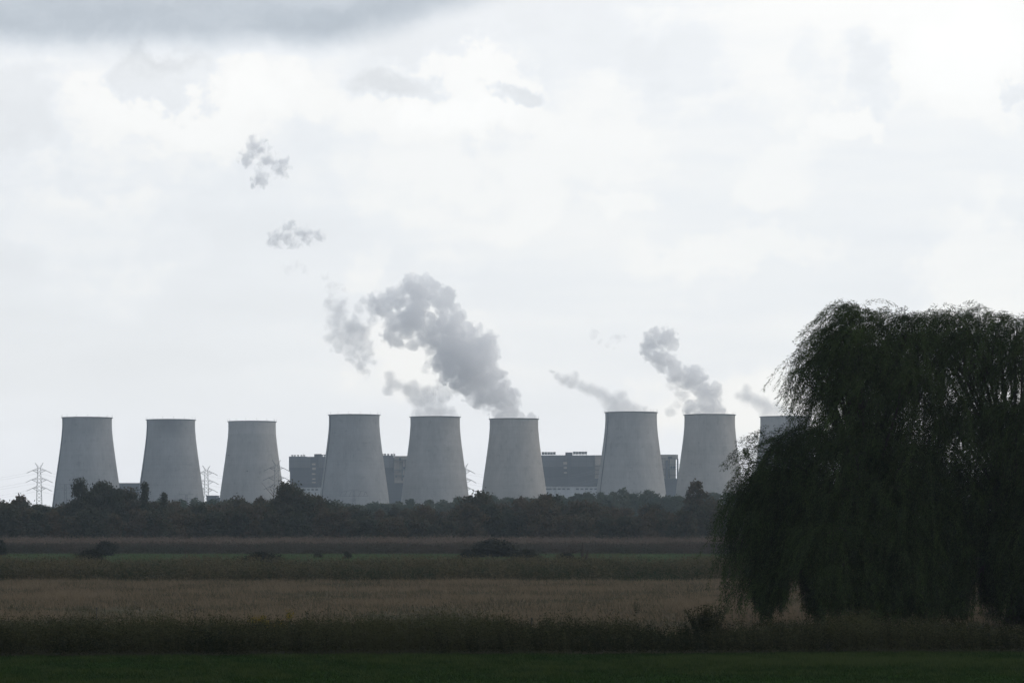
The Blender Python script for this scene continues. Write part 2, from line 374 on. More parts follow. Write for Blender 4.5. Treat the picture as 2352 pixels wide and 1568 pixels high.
TW[2] = tower(392.5, 963, 'second cooling tower from the left, sooty patch below its rim, no steam', CD, 2.7, True, stain=(0.05, 92, 0.75, 12))
TW[3] = tower(579, 967, 'third cooling tower from the left, pale band under its rim, no steam', CB, 4.1, False, band=99)
TW[4] = tower(813.5, 952, 'steamless cooling tower with dark ladder line standing before the first boiler house', CD, 5.9, True)
TW[5] = tower(999.5, 956.5, 'cooling tower with streaky patched shell and low soft steam, fifth from the left', CB, 7.2, False, ring=0.05)
TW[6] = tower(1180.5, 961, 'cooling tower under the largest steam plume, vertically streaked shell', CW, 8.8, False)
TW[7] = tower(1449.5, 946, 'tallest looking cooling tower with ladder line and thin steam drifting left', CB, 10.4, True)
TW[8] = tower(1630, 951.5, 'cooling tower under the second tall steam column, eighth from the left', CW, 12.1, False)
TW[9] = tower(1803.5, 956, 'rightmost cooling tower, half hidden behind the willow', CB, 13.9, False)

# ------------------------------------------------------------------ steam
def steam(name, label, d_, sph, dens, crisp, amp, nscale, origin, group=None, cat='steam', wdt=1.0, disp=0.55, bill=0.0, ysc=0.8, low=0.22, aniso=0.45, step=0.15):
    """sph: (px, py, r px) in picture units of 2352, turned into real balls of steam at distance d_"""
    mpp = d_ / F
    pts = []
    for i, (px, py, r) in enumerate(sph):
        p = P(px, py, d_); rr = r * mpp * 1.34
        pts.append((Vector((p.x - origin.x, ((i * 0.618) % 1 - 0.5) * rr * ysc, p.z - origin.z)), rr))
    # hull
    b = MB(); vs, fs = [], []
    import bmesh
    bm = bmesh.new()
    for c, r in pts:
        bmesh.ops.create_icosphere(bm, subdivisions=2, radius=r * 1.0, matrix=Matrix.Translation(c))
    me = bpy.data.meshes.new(name); bm.to_mesh(me); bm.free()
    o = bpy.data.objects.new(name, me); C.objects.link(o); o.location = origin
    rm = o.modifiers.new('r', 'REMESH'); rm.mode = 'VOXEL'; rm.voxel_size = max(1.5, min(r for _, r in pts) * 0.45)
    m = bpy.data.materials.new(name + '_vapour'); m.use_nodes = True; k = NT(m.node_tree); k.n.clear()
    out = k.new('ShaderNodeOutputMaterial'); pv = k.new('ShaderNodeVolumePrincipled'); k.l.new(pv.outputs[0], out.inputs['Volume'])
    p = k.new('ShaderNodeTexCoord').outputs['Object']
    n1 = k.v('SUBTRACT', k.noise(p, nscale, 3.5, 0.6, col=True), (0.5, 0.5, 0.5))
    q = k.v('ADD', p, k.v('SCALE', n1, scale=disp / nscale))
    f = None
    for c, r in pts:
        t = k.m('MULTIPLY_ADD', k.v('DISTANCE', q, tuple(c)), -1.0 / r, 1.0)
        f = t if f is None else k.m('SMOOTH_MAX', f, t, 0.22)
    fine = k.m('SUBTRACT', k.noise(q, nscale * 2.2, 6, 0.66), 0.5)
    f = k.m('ADD', f, k.m('MULTIPLY', fine, amp))
    if bill:
        vor = k.new('ShaderNodeTexVoronoi', feature='SMOOTH_F1'); k.put(vor.inputs['Vector'], q); vor.inputs['Scale'].default_value = nscale * 4.5
        vor.inputs['Smoothness'].default_value = 0.3
        f = k.m('ADD', f, k.m('MULTIPLY', k.m('SUBTRACT', 0.45, vor.outputs['Distance']), bill))
    dn = k.m('MULTIPLY', k.mr(f, low, low + crisp), dens)
    k.put(pv.inputs['Density'], dn)
    pv.inputs['Color'].default_value = (0.97, 0.972, 0.982, 1); pv.inputs['Anisotropy'].default_value = aniso
    me.materials.append(m)
    m.cycles.volume_step_rate = step
    m.cycles.volume_sampling = 'MULTIPLE_IMPORTANCE' if hasattr(m.cycles, 'volume_sampling') else m.cycles.volume_sampling
    tag(o, label, cat, group, 'thing')
    return o
def c7(l): return [(689 + X / 3.641, 574.2 + Y / 3.641, r / 3.641) for X, Y, r in l]
def c8(l, g=1.0): return [(1205.9 + X / 3.4134, 717.8 + Y / 3.4134, g * r / 3.4134) for X, Y, r in l]
d6 = TW[6].y
steam('steam_plume', 'largest steam plume, thick grey billows leaning left over the sixth cooling tower', d6, c7([
    (1650, 1375, 75), (1740, 1360, 85), (1830, 1385, 50), (1925, 1400, 45), (1960, 1410, 26), (1720, 1270, 125), (1790, 1215, 62), (1640, 1230, 110), (1600, 1170, 130),
    (1500, 1190, 110), (1690, 1120, 70), (1480, 1080, 160), (1620, 1030, 100), (1400, 950, 190), (1560, 950, 110), (1300, 850, 190), (1500, 840, 140), (1570, 780, 100),
    (1590, 850, 80), (1240, 700, 180), (1400, 720, 110), (1470, 660, 60), (1290, 560, 90), (1290, 490, 75), (1220, 400, 90), (1180, 610, 100), (1190, 340, 65),
    (1090, 245, 55), (1060, 220, 38), (1115, 265, 35), (1000, 390, 120), (930, 330, 110), (890, 285, 70), (850, 440, 110), (950, 600, 120), (850, 600, 120), (1060, 620, 60),
    (760, 720, 85), (840, 765, 60), (950, 780, 55), (700, 440, 110), (640, 400, 70), (1000, 510, 70), (720, 520, 80), (1130, 330, 75), (1120, 400, 80), (1170, 450, 60), (1040, 450, 60), (1100, 590, 75), (1040, 690, 80), (1050, 770, 70), (1010, 640, 80), (900, 680, 75), (780, 620, 90), (1100, 850, 60), (960, 500, 80), (1010, 290, 70), (820, 350, 60), (740, 400, 70), (1160, 760, 110), (1100, 680, 80), (1150, 930, 90), (1260, 1010, 110), (1360, 1110, 100), (1420, 1200, 75), (1520, 1260, 65)]),
    0.095, 0.15, 2.1, 0.030, TW[6] - Vector((0, 0, 0)), 'steam plumes of the cooling towers', disp=0.42, bill=0.55)
steam('drifting_steam', 'ragged grey steam bank torn off the left end of the largest plume', d6 + 5, c7([
    (290, 480, 80), (340, 560, 95), (300, 640, 90), (420, 640, 110), (250, 740, 60), (440, 750, 100), (530, 810, 85), (560, 890, 60), (500, 500, 60), (570, 590, 60), (250, 430, 40),
    (350, 440, 60), (270, 830, 30), (620, 940, 40), (500, 960, 70), (420, 920, 50), (540, 1020, 50), (380, 720, 80), (480, 680, 90), (510, 740, 80), (370, 560, 70), (460, 560, 60), (300, 720, 60), (600, 850, 50), (280, 570, 60), (430, 840, 60), (250, 640, 50), (600, 480, 75), (620, 550, 65), (560, 430, 60), (330, 800, 55), (470, 890, 60), (530, 680, 70)]),
    0.070, 0.65, 2.6, 0.035, P(689 + 400 / 3.641, 574.2 + 700 / 3.641, d6 + 5), 'drifting scraps of steam', disp=0.5, low=0.12)
steam('drifting_steam', 'faint wisps of steam between the two plumes in the middle', d6 - 8, c7([
    (1180, 1130, 60), (1220, 1200, 70), (1130, 1180, 50), (1290, 1170, 50), (1040, 1010, 40), (1080, 960, 40), (1560, 1330, 50), (1480, 1300, 40)]),
    0.055, 0.5, 3.0, 0.05, P(689 + 1200 / 3.641, 574.2 + 1150 / 3.641, d6 - 8), 'drifting scraps of steam', disp=0.5, low=0.12)
steam('steam_plume', 'low soft steam plume leaning left from the fifth cooling tower', TW[5].y, c7([
    (985, 1370, 60), (1080, 1350, 80), (1180, 1350, 75), (1255, 1365, 50), (1310, 1385, 25), (1010, 1270, 95), (1100, 1260, 80), (970, 1190, 80), (880, 1150, 65), (780, 1110, 65), (740, 1170, 50),
    (750, 1040, 50), (960, 1120, 45), (1260, 1330, 40), (830, 1130, 65), (920, 1190, 70), (1050, 1180, 60), (1160, 1270, 60), (930, 1250, 50)]), 0.085, 0.7, 1.3, 0.035, TW[5], 'steam plumes of the cooling towers', disp=0.5, low=0.06)
steam('steam_plume', 'thin steam plume trailing left from the seventh cooling tower', TW[7].y, c8([
    (700, 750, 60), (780, 735, 65), (860, 752, 45), (930, 762, 32), (1000, 775, 16), (650, 690, 50), (740, 670, 50), (600, 640, 48), (520, 600, 45), (440, 565, 42), (370, 545, 45), (300, 530, 40),
    (250, 500, 32), (205, 460, 20), (390, 490, 25), (780, 640, 25), (560, 620, 40), (480, 590, 35), (335, 520, 35), (700, 700, 45)], 1.3), 0.10, 0.85, 0.9, 0.042, TW[7], 'steam plumes of the cooling towers', disp=0.5, low=0.06)
steam('steam_plume', 'second tallest steam plume, narrow column with a round head', TW[8].y, c8([
    (1300, 755, 55), (1400, 745, 80), (1490, 752, 65), (1545, 770, 30), (1440, 660, 95), (1500, 660, 50), (1480, 600, 55), (1380, 600, 80), (1330, 520, 85), (1345, 465, 45), (1250, 510, 80),
    (1180, 450, 75), (1140, 410, 60), (1080, 370, 85), (1010, 330, 75), (980, 260, 75), (1050, 200, 75), (1110, 185, 70), (1145, 240, 55), (1040, 155, 35), (960, 190, 40)], 1.12),
    0.095, 0.15, 2.1, 0.040, TW[8], 'steam plumes of the cooling towers', disp=0.42, bill=0.55)
steam('drifting_steam', 'torn steam wisps beside the narrow steam column above the eighth cooling tower', TW[8].y - 10, c8([
    (1170, 560, 60), (1150, 780, 45), (1120, 770, 30), (1230, 650, 60), (1200, 720, 35), (1260, 740, 40), (1140, 600, 35)]),
    0.050, 0.5, 3.0, 0.055, P(1205.9 + 1170 / 3.4134, 717.8 + 660 / 3.4134, TW[8].y - 10), 'drifting scraps of steam', disp=0.5, low=0.12)
steam('steam_plume', 'thin steam plume from the rightmost cooling tower beside the willow', TW[9].y, c8([
    (1900, 760, 52), (1980, 768, 48), (2060, 780, 35), (2130, 795, 20), (1860, 715, 50), (1800, 690, 45), (1730, 650, 48), (1740, 590, 32), (1670, 640, 30), (1970, 725, 30), (1760, 670, 40), (1830, 700, 40)], 1.3),
    0.10, 0.85, 0.9, 0.042, TW[9], 'steam plumes of the cooling towers', disp=0.5, low=0.06)
def puff_(label, l, dens=0.16):
    c = P(sum(a[0] for a in l) / len(l), sum(a[1] for a in l) / len(l), d6 + 20)
    steam('steam_puff', label, d6 + 20, l, dens, 0.85, 4.6, 0.06, c, 'steam puffs drifting in the sky', disp=0.8, low=0.28, cat='steam puff')
puff_('highest small dark steam puff drifting in the sky', [(590, 340, 26), (612, 365, 26), (645, 388, 24), (600, 412, 22), (565, 365, 20), (580, 425, 10), (655, 370, 14)])
puff_('small steam puff drifting below the highest one', [(668, 525, 20), (700, 540, 24), (630, 550, 20), (655, 548, 20), (735, 542, 16), (680, 560, 14)])
puff_('faint steam streak just above the left end of the largest plume', [(748, 640, 13), (758, 655, 14), (775, 660, 12), (765, 675, 10), (790, 665, 8)], 0.05)
puff_('faintest scrap of steam between the two highest puffs and the streak', [(680, 610, 16), (660, 620, 14), (700, 622, 12)], 0.03)
puff_('torn steam scraps floating left of the narrow column head', [(1365, 768, 12), (1378, 785, 9), (1415, 775, 14), (1432, 772, 9), (1400, 792, 8), (1410, 796, 7)], 0.045)

# ------------------------------------------------------------------ power station buildings
def wallmat(name, col, cell=(0.12, 0.12), contrast=0.25):
    m = bpy.data.materials.new(name); m.use_nodes = True; k = NT(m.node_tree); b = k.n['Principled BSDF']
    p = k.new('ShaderNodeTexCoord').outputs['Object']; x, y, z = k.sep(p)[:3]
    gx = k.mr(k.m('ABSOLUTE', k.m('SUBTRACT', k.m('FRACT', k.m('MULTIPLY', x, cell[0])), 0.5)), 0.44, 0.5)
    gz = k.mr(k.m('ABSOLUTE', k.m('SUBTRACT', k.m('FRACT', k.m('MULTIPLY', z, cell[1])), 0.5)), 0.44, 0.5)
    n = k.noise(k.v('MULTIPLY', p, (1, 1, 0.4)), 0.12, 6, 0.7)
    t = k.m('MULTIPLY', k.m('MULTIPLY_ADD', k.m('MAXIMUM', gx, gz), -contrast, 1), k.m('MULTIPLY_ADD', k.m('SUBTRACT', n, 0.5), 0.9, 1))
    k.put(b.inputs['Base Color'], k.v('MULTIPLY', k.xyz(*col), k.xyz(t, t, t))); b.inputs['Roughness'].default_value = 0.85
    b.inputs['Specular IOR Level'].default_value = 0.15
    return m
W_dark = wallmat('dark_cladding', (0.026, 0.031, 0.044), contrast=0.45); W_mid = wallmat('grey_cladding', (0.085, 0.088, 0.100), contrast=0.4)
W_light = wallmat('pale_concrete', (0.40, 0.34, 0.28), contrast=0.15); W_white = wallmat('white_render', (0.42, 0.43, 0.44), (0.05, 0.2), 0.1)
W_black = plain('dark_opening', (0.02, 0.022, 0.026)); W_glass = plain('window_glass', (0.05, 0.055, 0.065), 0.3)
BD = 3200.0
def mkbuild(x0, y0, sx):
    def bx(b, X0, X1, Y0, Y1, dep=(0, 40), off=0.0, org=Vector((0, 0, 0))):
        a = P(x0 + X0 / sx, y0 + Y0 / sx, BD); c = P(x0 + X1 / sx, y0 + Y1 / sx, BD)
        b.box(a.x - org.x, c.x - org.x, dep[0], dep[1], max(0, c.z), a.z)
    return bx
bx = mkbuild(631.7, 1022.1, 6.826)
oA = P(631.7 + 1100 / 6.826, 1200, BD); oA.z = 0
A = thing('boiler_house', 'left boiler house, tall dark cladded block behind the fourth and fifth cooling towers', 'industrial building', oA, 0, 'boiler houses of the power station')
def part(name, mat, rects, parent, org, bxf, dep=(0, 40)):
    b = MB()
    for r in rects: bxf(b, *r, dep=dep, org=org)
    return b.build(name, mat, parent)
G = 1500  # below ground, clamped to z = 0
part('upper_block', W_mid, [(220, 1855, 180, 408)], A, oA, bx, (-2.2, 42))
part('dark_band', W_dark, [(220.5, 1854, 350, 407)], A, oA, bx, (-2.6, -2.203))
part('lower_block', W_dark, [(233, 1868, 408.05, G)], A, oA, bx, (0, 40))
part('gable_block', W_light, [(1868.2, 2360, 174, 590)], A, oA, bx, (2, 38))
part('side_annex', W_dark, [(1868.2, 2030, 592, G)], A, oA, bx, (-14, 36))
stair = part('stair_tower', W_dark, [(560, 690, 182, 662)], A, oA, bx, (-6, -2.7))
for (X0, X1, Y0, Y1) in [(585, 640, 285, 312), (588, 645, 352, 385), (585, 640, 440, 462), (590, 640, 520, 540), (585, 645, 575, 590)]:
    part('landing', W_light, [(X0, X1, Y0, Y1)], stair, oA, bx, (-6.4, -6.003))
part('roof_house', W_dark, [(610, 720, 135, 180)], A, oA, bx, (4, 16))
for q in [(1985, 2002, 250, 560), (1958, 1966, 250, 420), (2040, 2048, 235, 430)]: part('pipe_rack', W_black, [q], A, oA, bx, (-3, -1))
part('platform', M_steel, [(1872, 2090, 222, 232)], A, oA, bx, (-4, 1.99)); part('platform', M_steel, [(1872, 2090, 382, 390)], A, oA, bx, (-4, 1.99)); part('platform', M_steel, [(1880, 2090, 470, 477)], A, oA, bx, (-4, 1.99))
part('duct', W_dark, [(1950, 1980, 200, 240)], A, oA, bx, (-5, -4.01)); part('duct', W_dark, [(2010, 2055, 340, 375)], A, oA, bx, (-6, -4.01)); part('duct', W_dark, [(2005, 2040, 480, 500)], A, oA, bx, (-6, -4.01))
part('duct', W_dark, [(1890, 1910, 478, 505)], A, oA, bx, (-5, -4.01))
def vent(X, Yt, Yb, parent, org, x0, sx, y0=1022.1):
    a = P(x0 + X / sx, y0 + Yt / sx, BD); b_ = P(x0 + X / sx, y0 + Yb / sx, BD); h = a.z - b_.z
    m_ = MB(); cx, cy, z0 = a.x - org.x, 6, b_.z
    m_.lathe([(0.45, z0), (0.45, z0 + h * 0.45), (1.15, z0 + h * 0.6), (1.15, z0 + h), (0.0, z0 + h)], 16, (cx, cy))
    m_.bar((cx - 1.0, cy, z0), (cx - 1.0, cy, z0 + h * .6), 0.12); m_.bar((cx + 1.0, cy, z0), (cx + 1.0, cy, z0 + h * .6), 0.12)
    return m_.build('roof_vent', M_dark, parent)
for X, yt, yb in [(265, 150, 180), (305, 150, 180), (357, 150, 180), (408, 150, 180), (450, 150, 180), (737, 145, 180), (773, 143, 180),
                  (1680, 132, 180), (1720, 130, 180), (1772, 132, 180), (1825, 132, 180), (1867, 134, 174)]:
    vent(X, yt, yb, A, oA, 631.7, 6.826)
for X, yt in ((447, 122), (1863, 104)):
    a = P(631.7 + X / 6.826, 1022.1 + yt / 6.826, BD); b = MB(); b.bar((a.x - oA.x, 3, a.z), (a.x - oA.x, 3, a.z - 11), 0.15); b.build('antenna', M_dark, A)
[part('parapet', W_dark, [q], A, oA, bx, (-1, 1)) for q in [(220, 505, 175.5, 179.95), (1650, 1855, 160.5, 179.95), (1855.2, 2360, 168, 173.95)]]
oN = P(631.7 + 570 / 6.826, 1200, BD); oN.z = 0
N1 = thing('turbine_hall', 'low white hall with small windows in front of the left boiler house', 'industrial building', oN)
part('wall', W_white, [(330, 1000, 667, G)], N1, oN, bx, (-40, -4))
part('roof', W_mid, [(326, 1004, 660, 666.95)], N1, oN, bx, (-41, -3.5))
for X in (365, 430, 480, 545, 608, 672):
    w_ = part('window', W_glass, [(X, X + 40, 690, 714)], N1, oN, bx, (-40.4, -40.004)); 
for X in (610, 545):
    part('window', W_glass, [(X, X + 45, 780, 798)], N1, oN, bx, (-40.4, -40.004))
# right boiler house
bx2 = mkbuild(1234.6, 1022.1, 6.826)
oB = P(1234.6 + 1000 / 6.826, 1200, BD); oB.z = 0
B = thing('boiler_house', 'right boiler house, long dark block behind the seventh cooling tower with pale equipment end', 'industrial building', oB, 0, 'boiler houses of the power station')
part('upper_block', W_mid, [(-160, 900, 160, 332)], B, oB, bx2, (-2.2, 42))
part('lower_block', W_dark, [(-150, 900, 332.05, G)], B, oB, bx2, (0, 40))
part('equipment_bay', W_light, [(900.3, 1930, 156, 525)], B, oB, bx2, (1, 40))
part('bay_base', W_dark, [(900.3, 2200, 525.1, G)], B, oB, bx2, (-3, 40))
part('gable_block', W_light, [(1930.3, 2170, 150, 525)], B, oB, bx2, (1.5, 38))
part('outer_column', W_dark, [(2187, 2209, 212, 525)], B, oB, bx2, (-1, 3)); part('gable_cap', W_light, [(2170.2, 2202, 152, 212)], B, oB, bx2, (-1, 30))
part('stair_tower', W_dark, [(470, 522, 158, 655)], B, oB, bx2, (-6, -2.21))
part('roof_house', W_dark, [(440, 550, 110, 159.9)], B, oB, bx2, (2, 16))
for X0, X1, Y0, Y1 in [(405, 462, 262, 300), (410, 462, 340, 368), (412, 462, 420, 440)]: part('landing', W_light, [(X0, X1, Y0, Y1)], B, oB, bx2, (-2.9, -2.25))
for q in [(875, 890, 240, 640), (765, 775, 345, 640), (275, 283, 345, 640)]: part('pipe_rack', W_black, [q], B, oB, bx2, (-3.6, -2.6))
part('cable_duct', W_dark, [(-100, 900.1, 378, 388)], B, oB, bx2, (-3.4, -2.62)); part('coal_belt', W_mid, [(330, 890, 196, 214)], B, oB, bx2, (-5, -2.21))
part('vertical_duct', W_dark, [(2008, 2044, 232, 520)], B, oB, bx2, (-4, 1.4)); part('vertical_duct', W_dark, [(2058, 2070, 210, 522)], B, oB, bx2, (-4, 1.4))
for y_ in (300, 375, 460, 518): part('platform', M_dark, [(1932, 2172, y_, y_ + 6)], B, oB, bx2, (-5, 1.4))
for y_ in (300, 375, 455): part('balcony', M_dark, [(2209.2, 2240, y_, y_ + 3)], B, oB, bx2, (-1, 3))
for y_ in (318, 385, 450, 520): part('platform', M_dark, [(902, 1002, y_, y_ + 7)], B, oB, bx2, (-4, 0.9))
part('gantry', W_black, [(1935, 2190, 205, 214), (2040, 2110, 178, 205)], B, oB, bx2, (-5.5, -4.2))
for X in (2100, 2146):
    a = P(1234.6 + X / 6.826, 1022.1 + 345 / 6.826, BD); b = MB(); b.tube([(a.x - oB.x, -2, a.z), (a.x - oB.x, 1.4, a.z)], 1.35, 16); b.build('round_duct', W_dark, B)
for X in (1955, 2138, 1990): part('pipe', M_dark, [(X, X + 5, 216, 290)], B, oB, bx2, (-4.9, -4.2))
for (x0, x1, yt) in ((65, 288, 104), (557, 780, 98)):
    for j in range(5):
        X = x0 + j * (x1 - x0) / 5
        b = MB(); bx2(b, X + 2, X + (x1 - x0) / 5 - 3, yt, yt + 40, dep=(3, 9), org=oB)
        for q in (8, 32): bx2(b, X + q, X + q + 4, yt + 40.05, 159.8, dep=(5, 6), org=oB)
        b.build('roof_cooler', M_dark, B)
part('parapet', W_dark, [(-160, 1000, 156, 159.9)], B, oB, bx2, (-1.2, 1)); part('parapet', W_dark, [(1925, 2202, 146, 149.9)], B, oB, bx2, (-1.2, 1))
oN = P(1234.6 + 500 / 6.826, 1200, BD); oN.z = 0
N2 = thing('turbine_hall', 'low white hall with a row of dark windows in front of the right boiler house', 'industrial building', oN)
part('wall', W_white, [(40, 1060, 652, G)], N2, oN, bx2, (-40, -6)); part('roof', W_mid, [(36, 1064, 647, 651.9)], N2, oN, bx2, (-41, -5.5))
for X in (125, 168, 238, 308, 378, 448, 590, 660, 731, 803, 874): part('window', W_glass, [(X, X + 45, 680, 705)], N2, oN, bx2, (-40.4, -40.004))
def simple_building(name, label, rects, mat, d_, depth=25, roofmat=None):
    x0 = min(r[0] for r in rects); x1 = max(r[1] for r in rects); o = P((x0 + x1) / 2, 1200, d_); o.z = 0
    t = thing(name, label, 'building', o)
    for r in rects:
        a = P(r[0], r[2], d_); c = P(r[1], 1200, d_); b = MB(); b.box(a.x - o.x, c.x - o.x, 0, depth, 0, a.z); b.build('wall', mat, t)
        b = MB(); b.box(a.x - o.x - 0.4, c.x - o.x + 0.4, -0.4, depth + 0.4, a.z + 0.01, a.z + 0.7); b.build('roof', W_dark, t)
    return t
simple_building('workshop_hall', 'low dark hall between the two leftmost cooling towers', [(262, 321, 1110)], W_dark, 3150)
simple_building('pump_house', 'small dark flat roofed building right of the second cooling tower', [(474, 497, 1139)], W_dark, 2700)
b = MB(); o_ = P(503, 1200, 2700); o_.z = 0; b.tube([(0, 0, 0), (0, 0, 27)], 0.9, 8); b.tube([(0, 0, 27), (0, 0, 30)], [1.2, 1.4], 8); x_ = b.build('chimney_stack', W_dark, loc=o_); tag(x_, 'short dark chimney stack beside the small flat roofed building', 'chimney')
simple_building('control_building', 'small dark building with a frame between fifth and sixth cooling towers', [(1078, 1100, 1143)], W_dark, 2950)
tg = thing('steel_portal', 'small square steel frame beside the fifth cooling tower foot', 'steel frame', (P(1080, 1200, 2930).x, 2930, 0))
b = MB(); b.box(-3, -2, 0, 1, 0, 33); b.box(2, 3, 0, 1, 0, 33); b.box(-3, 3, 0, 1, 33.01, 34); b.build('frame', W_dark, tg)

# ------------------------------------------------------------------ pylons and cables
def lattice(b, z0, z1, w0, w1, n, r=0.10):
    zs = [z0 + (z1 - z0) * (1 - (1 - i / n) ** 1.0) for i in range(n + 1)]
    def cr(z):
        h = w0 + (w1 - w0) * (z - z0) / (z1 - z0); return [Vector((sx * h, sy * h, z)) for sx, sy in ((-1, -1), (1, -1), (1, 1), (-1, 1))]
    for a, c in zip(zs[:-1], zs[1:]):
        p, q = cr(a), cr(c)
        for i in range(4):
            j = (i + 1) % 4
            b.bar(p[i], q[i], r * 1.5); b.bar(p[i], q[j], r * 0.8); b.bar(p[j], q[i], r * 0.8)
        
def pylon(px, d_, rz, label, H=66.0, s=1.0):
    o = P(px, 1200, d_); o.z = 0
    t = thing('electricity_pylon', label, 'pylon', o, rz, 'electricity pylons')
    b = MB(); lattice(b, 0, 60, 3.6, 1.6, 16, 0.12); lattice(b, 60, 62.5, 1.6, 1.0, 1, 0.12); b.build('lattice_mast', M_steel, t)
    tips = []
    for z, hw in ((59.5, 6.6), (50, 7.6), (41.3, 6.8)):
        for sx in (-1, 1):
            b = MB(); tip = Vector((sx * hw, 0, z))
            w_ = 1.6 + (60 - z) * 0.033
            for sy in (-1, 1):
                b.bar((sx * w_, sy * w_ * .8, z), tip, 0.16); b.bar((sx * w_, sy * w_ * .8, z + 2.4), tip, 0.14)
                for t_ in (0.3, 0.6):
                    A0 = Vector((sx * w_, sy * w_ * .8, z)).lerp(tip, t_); A1 = Vector((sx * w_, sy * w_ * .8, z + 2.4)).lerp(tip, t_)
                    b.bar(A0, A1, 0.10); b.bar(A1, Vector((sx * w_, sy * w_ * .8, z)).lerp(tip, t_ - 0.25), 0.09)
            b.build('crossarm', M_steel, t); tips.append(tip)
            for sg in (-1, 1):
                i_ = MB(); i_.tube([tip, tip + Vector((sg * 5.6, sg * 4.0, -2.9))], 0.26, 6); i_.build('insulator', M_dark, t)
    for sx in (-1, 1):
        b = MB(); b.bar((sx * 1.2, 0.8, 61.5), (sx * 4.2, 0, 67.4), 0.16); b.bar((sx * 1.2, -0.8, 61.5), (sx * 4.2, 0, 67.4), 0.16); b.bar((sx * 0.3, 0, 62.5), (sx * 4.2, 0, 67.4), 0.14)
        b.bar((sx * 1.6, 0, 62.5), (sx * 2.4, 0, 64.8), 0.1); b.build('earth_wire_horn', M_steel, t)
    return o, tips
pyl = []
pyl.append(pylon(90, 2904, R(6), 'leftmost electricity pylon, standing against open sky'))
pyl.append(pylon(474, 3040, R(10), 'electricity pylon between the second and third cooling towers'))
pyl.append(pylon(635, 2780, R(4), 'electricity pylon in front of the right edge of the third cooling tower'))
pyl.append(pylon(1066, 2935, R(10), 'electricity pylon half hidden behind the right edge of the fifth cooling tower'))
def cable(p0, p1, sag, label, group, r=0.05):
    b = MB(); pts = []
    for i in range(25):
        t = i / 24; q = Vector(p0).lerp(Vector(p1), t); q.z -= 4 * sag * t * (1 - t); pts.append(q - Vector(p0))
    b.tube(pts, r, 4); o = b.build('power_cable', M_cable, loc=p0); return tag(o, label, 'cable', group)
o1, tips1 = pyl[0]
for i, tip in enumerate(tips1):
    e = o1 + tip + Vector((-5.6, -4, -2.9)); cable(e, e + Vector((-330, -120, -6)), 16, 'thin sagging power cable leaving the leftmost pylon toward the left edge', 'cables left of the leftmost pylon')
    e = o1 + tip + Vector((5.6, 4, -2.9)); f_ = pyl[1][0] + pyl[1][1][i] + Vector((-5.6, -4, -2.9)); cable(e, f_, 10, 'thin power cable running behind the two leftmost cooling towers', 'cables between the first two pylons')
for i in range(6):
    e = pyl[1][0] + pyl[1][1][i] + Vector((5.6, 4, -2.9)); cable(e, e + Vector((120, 150, -3)), 6, 'thin power cable between second and third cooling towers', 'cables right of the second pylon')
    e = pyl[3][0] + pyl[3][1][i] + Vector((5.6, 4, -2.9)); cable(e, e + Vector((140, 130, 6)), 8, 'thin power cable between fifth and sixth cooling towers', 'cables right of the fourth pylon')
    e = pyl[2][0] + pyl[2][1][i] + Vector((5.6, 4, -2.9)); cable(e, Vector((P(668, 1075, 3195).x, 3190, e.z + 3)), 5, 'thin power cable ending at the left boiler house', 'cables right of the third pylon')
def flat_pylon(px, d_, H, hw, label, arch=False):
    o = P(px, 1200, d_); o.z = 0
    t = thing('low_pylon', label, 'pylon', o, 0, 'low flat pylons')
    b = MB(); lattice(b, 0, H, 1.6, 0.7, 12, 0.05); b.build('lattice_mast', M_steel, t)
    b = MB()
    for sy in (-0.6, 0.6):
        b.bar((-hw, sy, H - 5), (hw, sy, H - 5), 0.09)
        if arch:
            pts = [(-hw, sy, H - 5), (-hw * .85, sy, H - 1.6), (0, sy, H + 0.6), (hw * .85, sy, H - 1.6), (hw, sy, H - 5)]
            for a, c in zip(pts[:-1], pts[1:]): b.bar(a, c, 0.07)
            for q in (-0.66, -0.33, 0.33, 0.66): b.bar((hw * q, sy, H - 5), (hw * (q + 0.16), sy, H - 1.0), 0.1)
        else:
            b.bar((-hw * .6, sy, H), (hw * .6, sy, H), 0.08); b.bar((-hw, sy, H - 5), (-0.8, sy, H - 3), 0.06); b.bar((hw, sy, H - 5), (0.8, sy, H - 3), 0.06)
    b.build('crossarm', M_steel, t)
flat_pylon(428, 2500, 31, 11, 'low flat armed pylon in front of the second cooling tower')
flat_pylon(813, 2400, 33.5, 12, 'low wide arched pylon in front of the fourth cooling tower', True)
flat_pylon(150, 2500, 40, 10, 'faint low pylon in front of the leftmost cooling tower')
flat_pylon(1275, 3050, 47, 9, 'faint low pylon in front of the white hall by the right boiler house', True)

